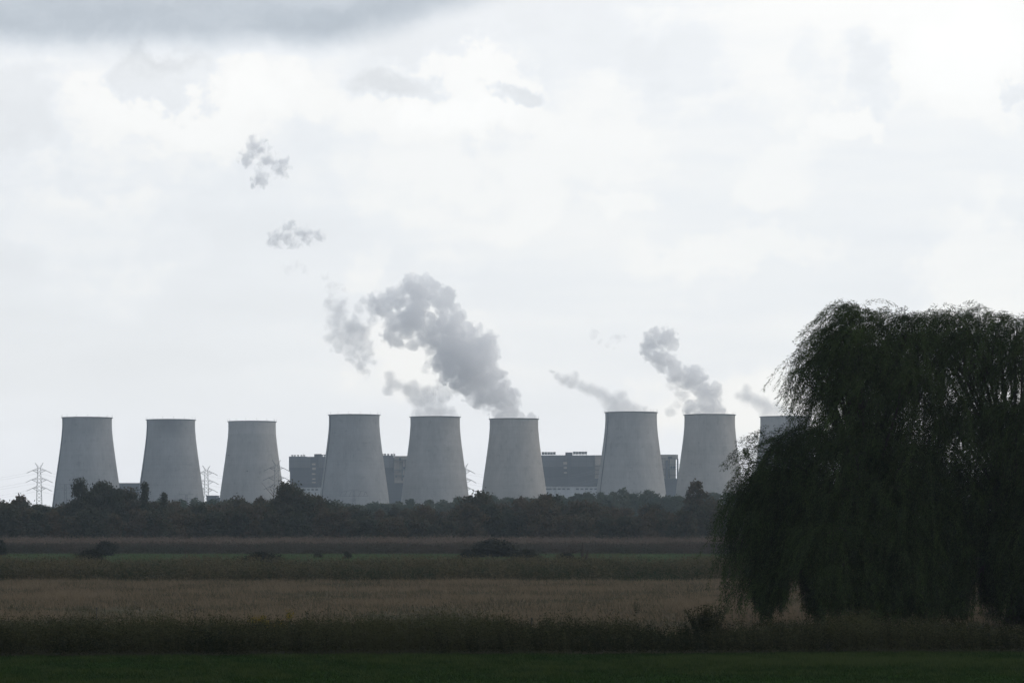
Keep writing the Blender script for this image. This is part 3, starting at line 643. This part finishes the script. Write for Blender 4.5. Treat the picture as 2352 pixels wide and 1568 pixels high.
# ------------------------------------------------------------------ trees of the mid distance
LF_near = leafmat('tree_line_leaves', [(0.024, 0.031, 0.023), (0.046, 0.052, 0.036), (0.085, 0.066, 0.042)], 0.25, 0.45, 0.12)
LF_far = leafmat('far_tree_leaves', [(0.025, 0.045, 0.030), (0.045, 0.065, 0.040), (0.065, 0.075, 0.045)], 0.25, 0.45, 0.15)
BARK = plain('bark', (0.045, 0.038, 0.03), 0.95, 0.4, 3)
def crown(H, Rw, kind, n=2600, leaf=0.30, seed=0, bottom=0.6):
    r = np.random.default_rng(seed); cs, rs = [], []
    nl = {'round': 40, 'tall': 40, 'poplar': 26, 'loose': 46, 'dome': 50, 'cone': 44, 'shrub': 22}[kind]
    for i in range(nl):
        t = (i + r.uniform(0, 1)) / nl; z = bottom + (H - bottom) * t
        if kind == 'poplar': env = Rw * (1.0 - 0.75 * t ** 1.6); lr = Rw * 0.42
        elif kind == 'cone': env = Rw * (1.02 - 0.62 * t * t) * (0.7 + 0.6 * r.uniform()) ; lr = Rw * 0.24
        elif kind == 'dome': env = Rw * math.sqrt(max(0.05, 1 - ((t - 0.15) / 0.88) ** 2)) * r.uniform(0.85, 1.05); lr = Rw * 0.24
        elif kind == 'shrub': env = Rw * math.sqrt(max(0.03, 1 - (t * 0.95) ** 2)); lr = Rw * 0.32
        else: env = Rw * math.sqrt(max(0.02, 1 - ((t - 0.38) / 0.64) ** 2)) ; env *= r.uniform(0.75, 1.12); lr = Rw * (0.26 if kind != 'loose' else 0.19)
        a = r.uniform(0, 2 * math.pi); q = max(0, env - lr * 0.8) * math.sqrt(r.uniform(0.2, 1))
        cs.append((q * math.cos(a), q * math.sin(a), min(z, H - lr * r.uniform(0.4, 1.6)))); rs.append(lr * r.uniform(0.7, 1.25))
    cs = np.array(cs); rs = np.array(rs); wgt = rs ** 2 / np.sum(rs ** 2); idx = r.choice(nl, n, p=wgt)
    u_ = r.normal(size=(n, 3)); u_ /= np.linalg.norm(u_, axis=1, keepdims=True)
    rad = rs[idx] * np.clip(np.abs(r.normal(0.80, 0.38, n)), 0.1, 2.1)
    c = cs[idx] + u_ * rad[:, None] * np.array([1, 1, 0.85]); c[:, 2] = np.clip(c[:, 2], 0.15, None)
    L = r.normal(size=(n, 3)); L /= np.linalg.norm(L, axis=1, keepdims=True); Wd = np.cross(L, u_ + 0.3 * r.normal(size=(n, 3))); Wd /= np.linalg.norm(Wd, axis=1, keepdims=True) + 1e-9
    sz = leaf * r.uniform(0.5, 1.4, n)
    return leaves(c, L * sz[:, None], Wd * (sz * 0.62)[:, None], np.clip(r.normal(0.5, 0.25, n) + 0.15 * (r.uniform(size=nl)[idx] - 0.5), 0, 1))
def trunk_mb(H, r0, seed=0, limbs=5):
    q = random.Random(seed); b = MB()
    pts = [(0, 0, 0)] + [(q.uniform(-.15, .15) * i, q.uniform(-.15, .15) * i, H * 0.8 * i / 5) for i in range(1, 6)]
    b.tube(pts, [r0, r0 * .85, r0 * .7, r0 * .5, r0 * .35, r0 * .12], 7)
    for i in range(limbs):
        z = H * q.uniform(0.2, 0.6); a = q.uniform(0, 6.28); l = H * q.uniform(0.18, 0.3)
        b.tube([(0, 0, z), (l * .5 * math.cos(a), l * .5 * math.sin(a), z + l * .5), (l * math.cos(a), l * math.sin(a), z + l)], [r0 * .4, r0 * .25, r0 * .06], 5)
    return b
PROTO = {}
def proto(key, H, Rw, kind, n, leaf, seed, mat, bottom=0.6):
    v, f, t = crown(H, Rw, kind, n, leaf, seed, bottom)
    cm = mesh('crown', v, f, t); cm.materials.append(mat)
    tb = trunk_mb(H, 0.22 if kind != 'shrub' else 0.08, seed); tm = mesh('trunk', tb.v, tb.f); tm.materials.append(BARK)
    PROTO[key] = (cm, tm, H, Rw)
for i in range(5): proto(('near', i), 10, (4.3, 3.8, 4.8, 3.4, 4.0)[i], ('round', 'tall', 'round', 'tall', 'loose')[i], 3400, 0.32, 10 + i, LF_near, 0.2)
for i in range(4): proto(('far', i), 17, (5.2, 4.6, 5.8, 4.2)[i], ('round', 'tall', 'loose', 'tall')[i], 3000, 0.5, 30 + i, LF_far, 0.5)
proto('poplar', 14, 2.3, 'poplar', 3400, 0.3, 50, LF_near, 0.5); proto('cone', 15, 3.6, 'cone', 4200, 0.3, 51, LF_near, 0.5)
proto('dome', 15, 7.5, 'dome', 12000, 0.32, 54, LF_near, 0.2); proto('big', 15, 6.0, 'dome', 8500, 0.32, 52, LF_near, 0.3); proto('big2', 15, 6.0, 'tall', 6500, 0.32, 53, LF_near, 0.3)
LF_bush = leafmat('bush_leaves', [(0.010, 0.012, 0.010), (0.020, 0.022, 0.017), (0.040, 0.040, 0.028)], 0.2, 0.3, 0.3)
for i in range(3): proto(('shrub', i), 3.0, 2.8, 'shrub', 5200, 0.16, 60 + i, LF_bush, 0.0)
def put_tree(key, px, top, d_, label, group=None, cat='tree', name='deciduous_tree', rzz=None, wsc=None):
    cm, tm, H, Rw = PROTO[key]; o = P(px, 1200, d_); o.z = 0
    h = CAMH + (1200 - top) / F * d_; s = h / H; ws = wsc if wsc else s ** 0.5 * random.uniform(0.9, 1.15)
    t = thing(name, label, cat, o, random.uniform(0, 6.28) if rzz is None else rzz, group); t.scale = (ws, ws, s)
    for nm, me in (('crown', cm), ('trunk', tm)):
        c = bpy.data.objects.new(nm, me); C.objects.link(c); c.parent = t
    return t
def prof(x, tab): return float(np.interp(x, [a for a, _ in tab], [b for _, b in tab]))
NEAR = [(-60, 1158), (60, 1156), (150, 1166), (190, 1152), (300, 1160), (420, 1165), (440, 1172), (520, 1166), (590, 1150), (760, 1160), (800, 1168), (860, 1180), (900, 1178), (1000, 1182), (1060, 1170), (1110, 1140), (1150, 1160),
        (1200, 1158), (1250, 1140), (1300, 1170), (1350, 1160), (1400, 1180), (1500, 1170), (1550, 1185), (1600, 1150), (1700, 1165), (1900, 1160)]
NL = 'dark bushy tree in the near tree line behind the reeds'; NG = 'trees of the near tree line'
for row, (d_, dt, step) in enumerate(((690, 12, 31), (730, 0, 29), (775, -8, 30))):
    x = -70 + row * 11
    while x < 1900:
        put_tree(('near', random.randrange(5)), x + random.uniform(-8, 8), prof(x, NEAR) + dt + random.choice((random.uniform(-3, 12), random.uniform(-3, 12), random.uniform(-12, 0))), d_ + random.uniform(-15, 15), NL, NG)
        x += step * random.uniform(0.8, 1.25)
FARP = [(-60, 1160), (120, 1158), (160, 1154), (420, 1150), (470, 1143), (500, 1146), (600, 1150), (700, 1152), (900, 1150), (1000, 1148), (1090, 1142), (1130, 1138), (1200, 1142), (1250, 1136), (1330, 1130), (1450, 1127), (1560, 1136), (1620, 1130), (1700, 1128), (1900, 1128)]
FL = 'hazy grey green tree in the far tree line below the cooling towers'; FG = 'trees of the far tree line'
for row, (d_, dt, step) in enumerate(((1180, 5, 27), (1260, 0, 25))):
    x = -70 + row * 9
    while x < 1860:
        put_tree(('far', random.randrange(4)), x + random.uniform(-7, 7), prof(x, FARP) + dt + random.uniform(-2, 8), d_ + random.uniform(-25, 25), FL, FG, wsc=random.uniform(1.0, 1.3))
        x += step * random.uniform(0.8, 1.25)
put_tree('big2', 184, 1100, 705, 'tall narrow headed tree before the leftmost cooling tower', wsc=0.72)
put_tree('big', 234, 1106, 715, 'broad round tree before the right foot of the leftmost cooling tower', wsc=1.0)
put_tree('big2', 290, 1120, 722, 'thin crowned tree left of the slim poplar, sky showing through', wsc=0.75)
put_tree('poplar', 333, 1107, 712, 'slim pointed poplar before the left foot of the second cooling tower', name='poplar_tree', wsc=0.85)
put_tree('poplar', 377, 1131, 715, 'small pointed poplar in front of the second cooling tower', name='poplar_tree', wsc=0.75)
put_tree('dome', 664, 1112, 700, 'big domed tree below the left end of the left boiler house', wsc=1.05)
put_tree('big', 728, 1138, 706, 'dark round tree leaning on the right side of the big domed tree', wsc=0.8)
put_tree('big', 208, 1128, 708, 'low dark tree filling the gap behind the tall narrow headed tree', wsc=0.75)
put_tree('big', 268, 1122, 709, 'dark round tree between the broad round tree and the thin crowned one', wsc=0.7)
put_tree('big2', 1112, 1136, 715, 'dark jagged tree below the gap between fifth and sixth cooling towers', wsc=0.68)
put_tree('cone', 1598, 1104, 720, 'dark pointed oak like tree in front of the eighth cooling tower', wsc=1.15)
put_tree('big2', 1258, 1136, 720, 'dark tree below the right foot of the sixth cooling tower', wsc=0.66)
# leafless tree
def bare_tree(name, label, px, top, d_, r0, seed, spread=0.35):
    o = P(px, 1200, d_); o.z = 0; h = CAMH + (1200 - top) / F * d_; q = random.Random(seed)
    t = thing(name, label, 'tree', o); tr = MB(); br = MB()
    tr.tube([(0, 0, 0), (0.1, 0, h * .3), (-0.1, 0, h * .6), (0.1, 0, h)], [r0, r0 * .8, r0 * .5, r0 * .15], 7)
    for i in range(16):
        z = h * q.uniform(0.3, 0.9); a = q.uniform(0, 6.28); l = h * spread * q.uniform(0.5, 1)
        e1 = Vector((l * .5 * math.cos(a), l * .5 * math.sin(a), z + l * .5)); e2 = Vector((l * math.cos(a), l * math.sin(a), z + l * 1.1)); br.tube([(0, 0, z), e1, e2], [r0 * .4, r0 * .25, r0 * .1], 5)
        for j in range(3): br.tube([e1, e1 + Vector((q.uniform(-1, 1), q.uniform(-1, 1), q.uniform(.3, 1.2))) * l * .5], [r0 * .18, r0 * .07], 4)
    tr.build('trunk', BARK, t); br.build('branches', BARK, t)
bare_tree('bare_tree', 'leafless tree left of the big domed tree', 628, 1118, 720, 0.16, 4, 0.22)
bare_tree('bare_tree', 'thin leafless tree standing in the reeds left of the domed tree', 425, 1245, 470, 0.08, 9, 0.3)
# dead stump with a hanging branch
o_ = P(1338, 1200, 400); o_.z = 0; t = thing('dead_tree', 'broken dead tree stump with one drooping branch in the far green strip', 'tree', o_)
b = MB(); b.tube([(0, 0, 0), (0.05, 0, 0.9), (-0.05, 0, 1.9), (0.05, 0, 2.9), (0, 0, 3.3)], [0.28, 0.22, 0.24, 0.17, 0.05], 8); b.tube([(0.1, 0, 0.1), (0.6, 0, 1.3), (0.8, 0, 2.2)], [0.15, 0.22, 0.1], 7); b.build('trunk', BARK, t)
b = MB(); b.tube([(0, 0, 2.3), (-1.0, 0, 1.9), (-2.2, 0, 1.75), (-3.6, 0, 1.6)], [0.07, 0.06, 0.045, 0.02], 5); b.tube([(0.5, 0, 1.5), (1.3, 0, 2.0)], [0.06, 0.03], 5); b.build('branch', BARK, t)
# bushes in the meadows
for px, top, base, wpx, lab in ((210, 1262, 1300, 42, 'dark round bush in front of another bush at the left'), (242, 1243, 1276, 36, 'taller greyish bush behind the dark round bush at the left'),
                                (603, 1268, 1301, 52, 'broad low dark bush standing alone in the green strip'), (1135, 1240, 1279, 72, 'largest broad bush in the green strip below the sixth cooling tower'),
                                (1207, 1262, 1296, 40, 'bushy weeds right of the largest broad bush'), (1303, 1270, 1295, 26, 'small green bush left of the dead stump'), (0, 1240, 1276, 22, 'bush cut by the left edge of the picture'),
                                (800, 1268, 1282, 14, 'tiny bush at the edge of the green strip in the middle'), (730, 1268, 1280, 12, 'tiniest bush at the edge of the green strip, left of its twin'), (1075, 1262, 1284, 26, 'low dark thicket at the left side of the largest broad bush')):
    d_ = CAMH * F / (base - 1200); cm, tm, H, Rw = PROTO[('shrub', random.randrange(3))]
    h = CAMH + (1200 - top) / F * d_; t = put_tree(('shrub', random.randrange(3)), px, top, d_, lab, cat='bush', name='bush', wsc=wpx / F * d_ / Rw)
# ------------------------------------------------------------------ plants and posts at the bank
def plant(name, label, px, d_, h, wd, n, mat, leaf, cat='plant', group=None, flower=None, fn=38):
    o = P(px, 1200, d_); o.z = 0; t = thing(name, label, cat, o, 0, group); parts = []; b = MB()
    for i in range(n):
        a = rng.uniform(0, 6.28); r_ = rng.uniform(0, wd); hh = h * rng.uniform(0.65, 1); tip = np.array([r_ * math.cos(a) - 0.05, r_ * math.sin(a), hh]); rt = tip * np.array([0.3, 0.3, 0])
        b.tube([rt, (rt + tip) / 2 + np.array([0, 0, .05]), tip], [0.012, 0.01, 0.005], 4)
        m_ = 26; tt = rng.uniform(0.15, 1, m_); c = rt + (tip - rt) * tt[:, None]; L = unit(m_) * leaf * rng.uniform(.5, 1.2, (m_, 1)); Wd = np.cross(L, unit(m_)); Wd /= np.linalg.norm(Wd, axis=1, keepdims=True)
        parts.append(leaves(c + L * .8, L, Wd * leaf * .25, rng.uniform(0, 1, m_)))
        if flower is not None:
            fl = []; c = tip + rng.normal(0, 1, (fn, 3)) * np.array([0.11, 0.09, 0.10]) + np.array([0, 0, -0.04]); L = unit(fn) * 0.030; Wd = np.cross(L, unit(fn)); Wd /= np.linalg.norm(Wd, axis=1, keepdims=True)
            v, f, tn = leaves(c, L, Wd * 0.022, rng.uniform(0, 1, fn)); link('flower_head', mesh('flower_head', v, f, tn), flower, t)
    b.build('stem', mat, t); v, f, tn = join(parts); link('leaves', mesh('leaves', v, f, tn), mat, t)
Y_fl = leafmat('goldenrod_yellow', [(0.08, 0.06, 0.006), (0.16, 0.115, 0.010), (0.21, 0.15, 0.012)], 0.3, 0.1, 2); W_fl = leafmat('white_umbels', [(0.25, 0.25, 0.23), (0.4, 0.4, 0.38)], 0.3, 0, 2)
for px, h, n in ((578, 1.42, 3), (592, 1.6, 3), (606, 1.48, 6), (622, 1.28, 6), (637, 1.3, 6), (650, 1.28, 5)):
    plant('goldenrod', 'yellow goldenrod in the cluster on top of the bank', px, 137.2, h, 0.3, n, G_green, 0.05, 'plant', 'clustered goldenrods on the bank', Y_fl)
plant('goldenrod', 'single taller goldenrod right of the goldenrod cluster', 668, 137.5, 1.68, 0.12, 4, G_green, 0.05, 'plant', None, Y_fl)
plant('tall_weed', 'airy tall weed rising over the brown field behind the bank', 758, 142, 2.1, 0.65, 12, G_weed2, 0.04)
plant('willow_sapling', 'dense dark shrub of tall weeds on the bank left of the willow', 1622, 136.0, 2.15, 1.15, 110, G_weed, 0.10)
plant('tall_weed', 'dark upright weed beside the dense shrub, on its left', 1578, 136.5, 1.5, 0.6, 16, G_weed, 0.08)
plant('tall_weed', 'dark drooping weed just left of the airy tall weed', 712, 136.5, 1.5, 0.2, 5, G_weed, 0.08)
plant('tall_weed', 'thin green plant alone in the brown field left of the willow', 1463 + 460, 165, 1.6, 0.3, 6, G_weed2, 0.06) if False else None
plant('tall_weed', 'small dark plant alone in the brown field near the dense shrub', 1463, 185, 1.1, 0.35, 8, G_weed2, 0.07)
for px, d_, h in ((590 + 395, 136, 1.22), (1000, 136.4, 1.25), (745, 132.5, 0.55)):
    plant('white_umbel', 'small white flowering weed on the bank', px, d_, h, 0.25, 4, G_weed, 0.05, 'plant', 'white flowering weeds', W_fl, 24)
for px, py, lab in ((222, 1394, 'thin fence stake at the left, before the brown field'), (448, 1397, 'thin fence stake left of the goldenrods'), (705, 1405, 'thin fence stake right of the goldenrods'),
                    (960, 1409, 'thin fence stake right of the airy tall weed'), (1221, 1418, 'thin fence stake nearest the willow')):
    d_ = 4.62 * F / (py - 1200); o_ = P(px, 1200, d_); o_.z = 0; t = thing('fence_stake', lab, 'fence stake', o_, 0, 'fence stakes along the field edge')
    b = MB(); b.tube([(0, 0, 0), (0, 0, 1.38)], 0.02, 6); b.build('rod', M_dark, t); b = MB(); b.tube([(0, 0, 1.30), (0.0, 0, 1.38)], 0.045, 6); b.build('insulator', M_dark, t)

# ------------------------------------------------------------------ willows
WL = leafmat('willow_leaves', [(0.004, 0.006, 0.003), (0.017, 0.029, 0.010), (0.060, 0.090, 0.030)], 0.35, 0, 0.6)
WT = plain('willow_twigs', (0.05, 0.042, 0.02), 0.9)
WB = plain('willow_bark', (0.03, 0.026, 0.02), 0.95, 0.5, 4)
WD = 160.0
GAPS = [((px - 1176) / F * WD, gw * 1.7, gz * 1.2) for px, gw, gz in ((1822, 0.55, 2.9), (2255, 0.45, 3.6), (1722, 0.35, 1.9), (1892, 0.25, 1.7), (1935, 0.2, 2.2), (2095, 0.22, 1.6), (2160, 0.15, 2.0), (1775, 0.2, 1.3), (2010, 0.15, 1.5), (2330, 0.3, 2.2))]
def willow(label, base_px, d_, mounds, trunk_h, seed, step=0.075):
    """mounds: (px, py top, radius m, depth offset m, strand length m, strand count)"""
    r = np.random.default_rng(seed); o = P(base_px, 1200, d_); o.z = 0
    t = thing('weeping_willow', label, 'tree', o)
    tr = MB(); tops = []
    LV, tw = [], []
    for (px, py, rad, dy, ln, n) in mounds:
        n = max(6, int(n * (0.72 if py < 1000 else 1.0)))
        c = P(px, py, d_ + dy); cx, cy, cz = c.x - o.x, dy, c.z
        tops.append((cx, cy, cz - 0.8, rad))
        a = r.uniform(0, 2 * math.pi, n); q = rad * np.sqrt(r.uniform(0, 1, n)) * 0.55
        x = cx + q * np.cos(a); y = cy + q * np.sin(a); z = cz - 0.25 - (q / rad) ** 2 * 0.6 - np.abs(r.normal(0, 0.55, n)); 
        # heading: outwards, slight lift, then gravity and a breeze to the left
        vx = np.cos(a) * 0.8 - 0.35; vy = np.sin(a) * 0.8; vz = r.uniform(-0.25, 0.3, n)
        L_ = ln * r.uniform(0.45, 1.15, n); 
        pos = np.stack([x, y, z], 1); vel = np.stack([vx, vy, vz], 1)
        vel /= np.linalg.norm(vel, axis=1, keepdims=True)
        gust = r.normal(-0.12, 0.11, n); stiff = r.uniform(0.8, 1.6, n)
        ds = 0.16; maxn = int(ln * 1.2 / ds) + 1; tone0 = r.uniform(0, 1, n)
        dead = np.zeros(n, bool)
        for s_ in range(maxn):
            vel = vel + np.stack([gust * 0.6 * np.clip(pos[:, 2] / 12, 0.15, 1.1), np.zeros(n), -0.30 * stiff], 1) * (ds / 0.5)
            vel = vel + r.normal(0, 0.05, (n, 3)); vel /= np.linalg.norm(vel, axis=1, keepdims=True)
            pos = pos + vel * ds
            alive = (s_ * ds < L_) & (pos[:, 2] > 0.25 + 0.9 * tone0 ** 2)
            for gx, gw, gz in GAPS: alive &= ~((pos[:, 2] < gz) & (np.abs(pos[:, 0] + o.x - gx) < gw * (1.15 - pos[:, 2] / gz)))
            dead |= ~alive; alive = ~dead
            idx = np.where(alive)[0]
            if len(idx) == 0: break
            for _ in range(6):
                m_ = len(idx); p0 = pos[idx] - vel[idx] * ds * r.uniform(0, 1, (m_, 1))
                side = unit_r(r, m_); side -= vel[idx] * np.sum(side * vel[idx], 1, keepdims=True); side /= np.linalg.norm(side, axis=1, keepdims=True) + 1e-9
                p0 = p0 + side * np.abs(r.normal(0, 0.06, (m_, 1))); dirv = vel[idx] * 0.8 + side * 0.6 + np.array([-0.10, 0, -0.15]); dirv /= np.linalg.norm(dirv, axis=1, keepdims=True)
                hl = 0.080 * r.uniform(0.7, 1.35, (m_, 1)); wv_ = np.cross(dirv, unit_r(r, m_)); wv_ /= np.linalg.norm(wv_, axis=1, keepdims=True) + 1e-9
                LV.append((p0 + dirv * hl, dirv * hl, wv_ * 0.016, np.clip(tone0[idx] * 0.6 + r.uniform(-0.1, 0.5, m_), 0, 1)))
            # twig segment as a slim diamond
            mid = pos[idx] - vel[idx] * ds * 0.5; sd_ = np.cross(vel[idx], unit_r(r, len(idx))); sd_ /= np.linalg.norm(sd_, axis=1, keepdims=True) + 1e-9
            tw.append((mid, vel[idx] * ds * 0.6, sd_ * 0.006, np.zeros(len(idx))))
    c_ = np.concatenate([a[0] for a in LV]); L_ = np.concatenate([a[1] for a in LV]); W_ = np.concatenate([a[2] for a in LV]); T_ = np.concatenate([a[3] for a in LV])
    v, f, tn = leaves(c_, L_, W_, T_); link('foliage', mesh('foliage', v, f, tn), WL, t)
    v, f, tn = leaves(*[np.concatenate([a[i] for a in tw]) for i in range(4)]); link('twigs', mesh('twigs', v, f, tn), WT, t)
    tr.tube([(0, 0, -0.2), (0.1, 0, 1.2), (-0.1, 0.1, 2.4), (0, 0, trunk_h)], [0.75, 0.55, 0.52, 0.42], 12); tr.build('trunk', WB, t)
    bl = MB()
    for (x, y, z, rad) in tops:
        m1 = Vector((x * 0.25, y * 0.25, trunk_h + (z - trunk_h) * 0.45)); e = Vector((x, y, z - 0.2)); m2 = m1.lerp(e, 0.6) + Vector((0, 0, 0.5))
        bl.tube([(0, 0, trunk_h - 0.8), m1, m2, e], [0.18, 0.11, 0.06, 0.02], 6)
        for j in range(5):
            a = r.uniform(0, 6.28); bl.tube([m2, m2.lerp(e, .5) + Vector((math.cos(a) * rad * .3, math.sin(a) * rad * .3, 0.1)), e + Vector((math.cos(a) * rad * .6, math.sin(a) * rad * .6, -0.3))], [0.035, 0.022, 0.008], 5)
    bl.build('limbs', WB, t)
    return len(c_)
def unit_r(r, n):
    v = r.normal(size=(n, 3)); return v / np.linalg.norm(v, axis=1, keepdims=True)
def fill(tabs, seed, zone):
    """lower and inner mounds so the curtain is closed"""
    q = random.Random(seed); out = []
    for (x0, x1, y0, y1, n, rad, ln, cnt, dyr) in zone:
        for i in range(n): out.append((x0 + (x1 - x0) * (i + q.uniform(0.1, 0.9)) / n, q.uniform(y0, y1), rad * q.uniform(0.8, 1.2), q.uniform(*dyr), ln * q.uniform(0.8, 1.2), cnt))
    return out
M1 = [(1925, 682, 1.3, 0.5, 4.5, 80), (1960, 700, 1.4, -0.5, 5, 80), (1905, 745, 1.2, -1, 4.5, 60), (2035, 708, 1.3, 1, 5, 60), (2075, 705, 1.1, 0, 4.5, 50), (1995, 735, 1.5, 0, 5, 80), (1880, 785, 1.1, 0, 4.2, 60), (1860, 800, 0.8, -1, 3.4, 24),
      (1848, 838, 0.5, 0.5, 2.4, 9), (1890, 860, 1.2, -1.5, 5, 60), (1880, 930, 1.2, 1, 5, 60), (1895, 970, 1.2, -2, 5, 70),
      (1790, 965, 1.3, -0.5, 5, 80), (1835, 968, 1.3, 0.5, 5.5, 80), (1752, 990, 1.1, 0, 4.8, 60), (1722, 1012, 0.8, -1, 4.6, 30), (1735, 985, 0.5, 0, 1.6, 10), (1700, 1052, 0.8, 0, 4.6, 36), (1685, 1065, 0.8, 0.6, 4.8, 28), (1710, 1085, 1.0, -1, 5, 50), (1760, 1060, 1.2, 1, 5, 60), (1675, 1062, 0.4, 0, 2.0, 8)]
M1 = [(px + (62 if py > 940 and px < 1860 else 42 if px < 1950 else 15), py, rad * 0.85, dy, ln, n) for px, py, rad, dy, ln, n in M1]
M1 += [(1862, 800, 0.3, 0, 3.0, 12), (1878, 850, 0.4, 1, 3.0, 14)]
M1 += [(a, b, 0.42, dy, 1.7, 20) for a, b, dy in ((1925, 668, 0), (1948, 682, 1), (1905, 700, -.5), (1975, 690, 0), (2050, 692, .4), (2088, 696, 0), (1893, 735, 0), (1872, 775, 0), (1858, 830, .5), (1768, 968, 0), (1745, 985, 0), (1708, 1012, 0))]
M1 += fill(None, 3, [(1765, 1900, 1060, 1110, 6, 1.2, 6.5, 62, (-3, 3)), (1890, 2110, 900, 1000, 6, 1.5, 6, 62, (-4, 4)), (1945, 2120, 770, 860, 6, 1.5, 6, 62, (-3.5, 3.5)), (1775, 2120, 1130, 1230, 13, 0.9, 7.5, 76, (-5, 4)), (1880, 2130, 1040, 1120, 8, 1.5, 7, 60, (-4, 4)), (1900, 2120, 720, 790, 5, 1.3, 5, 70, (-3, 3)), (1775, 2120, 1245, 1300, 10, 0.7, 5.5, 80, (-5, 4)), (1990, 2130, 850, 1120, 8, 1.4, 6, 64, (-3, 4))])
M2 = [(2112, 742, 1.0, 0, 4.5, 50), (2150, 702, 1.2, 0.8, 4.5, 60), (2195, 700, 1.3, -0.5, 5, 70), (2240, 705, 1.3, 0.5, 5, 70), (2285, 712, 1.1, 0, 5, 50), (2330, 718, 1.3, 0.5, 5, 60), (2380, 715, 1.4, 0, 5, 60), (2430, 740, 1.4, 0, 5, 60), (2480, 800, 1.4, 0, 5, 60), (2540, 900, 1.4, 0, 5, 60)]
M2 += [(a, b, 0.42, dy, 1.7, 20) for a, b, dy in ((2160, 688, 0), (2190, 694, .5), (2215, 688, 0), (2250, 690, 0), (2290, 700, .3), (2335, 702, 0), (2370, 700, 0), (2130, 702, 0))]
M2 += fill(None, 5, [(2090, 2480, 740, 830, 13, 1.4, 6, 56, (-3, 3)), (2090, 2540, 860, 960, 16, 1.5, 6, 60, (-4, 4)), (2090, 2560, 980, 1100, 17, 1.5, 7, 60, (-4, 4)), (2110, 2580, 1130, 1230, 18, 0.95, 7.5, 72, (-5, 4)), (2110, 2580, 1245, 1300, 13, 0.7, 5.5, 80, (-5, 4))])
n1 = willow('big weeping willow with low left lobe, its strands hanging over the bank', 1990, WD, M1, 4.5, 21)
n2 = willow('weeping willow cut by the right picture edge, behind its twin', 2330, WD + 3, M2, 4.5, 22)
print('willow leaves', n1, n2)

# ------------------------------------------------------------------ two birds
M_bird = plain('bird_plumage', (0.02, 0.02, 0.022))
for px, py, rz, up, lab in ((568, 1082, 0.5, 0.5, 'small dark bird flying in front of the middle of the third cooling tower'), (525, 1045, 1.1, -0.1, 'small dark bird flying at the left edge of the third cooling tower')):
    b = MB(); b.tube([(-0.34, 0, 0), (-0.2, 0, 0.01), (0, 0, 0.02), (0.18, 0, 0.03), (0.28, 0, 0.05), (0.36, 0, 0.03)], [0.03, 0.07, 0.11, 0.085, 0.06, 0.01], 8)
    for s in (-1, 1):
        v = [(0.14, s * .05, .04), (-0.14, s * .05, .03), (0.12, s * .4, .04 + up * .3), (-0.10, s * .4, .03 + up * .3), (0.0, s * .8, up * .45 + .02), (-0.08, s * .8, up * .45)]
        lo = [(a, c, e - 0.02) for a, c, e in v]
        b.poly(v + lo, [(0, 1, 3, 2), (2, 3, 5, 4), (6, 8, 9, 7), (8, 10, 11, 9), (0, 2, 8, 6), (2, 4, 10, 8), (1, 7, 9, 3), (3, 9, 11, 5), (4, 5, 11, 10)])
    o = b.build('bird', M_bird, loc=P(px, py, 1300)); o.rotation_euler = (0.3, 0, rz); o.scale = (1.0, 1.0, 1.0); tag(o, lab, 'bird', 'birds in flight')

# ------------------------------------------------------------------ haze
b = MB(); b.box(-2600, 2600, -400, 3700, -1, 470)
m = bpy.data.materials.new('haze_air'); m.use_nodes = True; k = NT(m.node_tree); k.n.clear()
out = k.new('ShaderNodeOutputMaterial'); pv = k.new('ShaderNodeVolumePrincipled'); k.l.new(pv.outputs[0], out.inputs['Volume'])
pv.inputs['Color'].default_value = (0.74, 0.87, 1.0, 1); pv.inputs['Density'].default_value = 1.08e-4; pv.inputs['Anisotropy'].default_value = 0.5
tag(b.build('haze', m), 'thin pale blue haze over the whole plain', 'haze', kind='stuff')
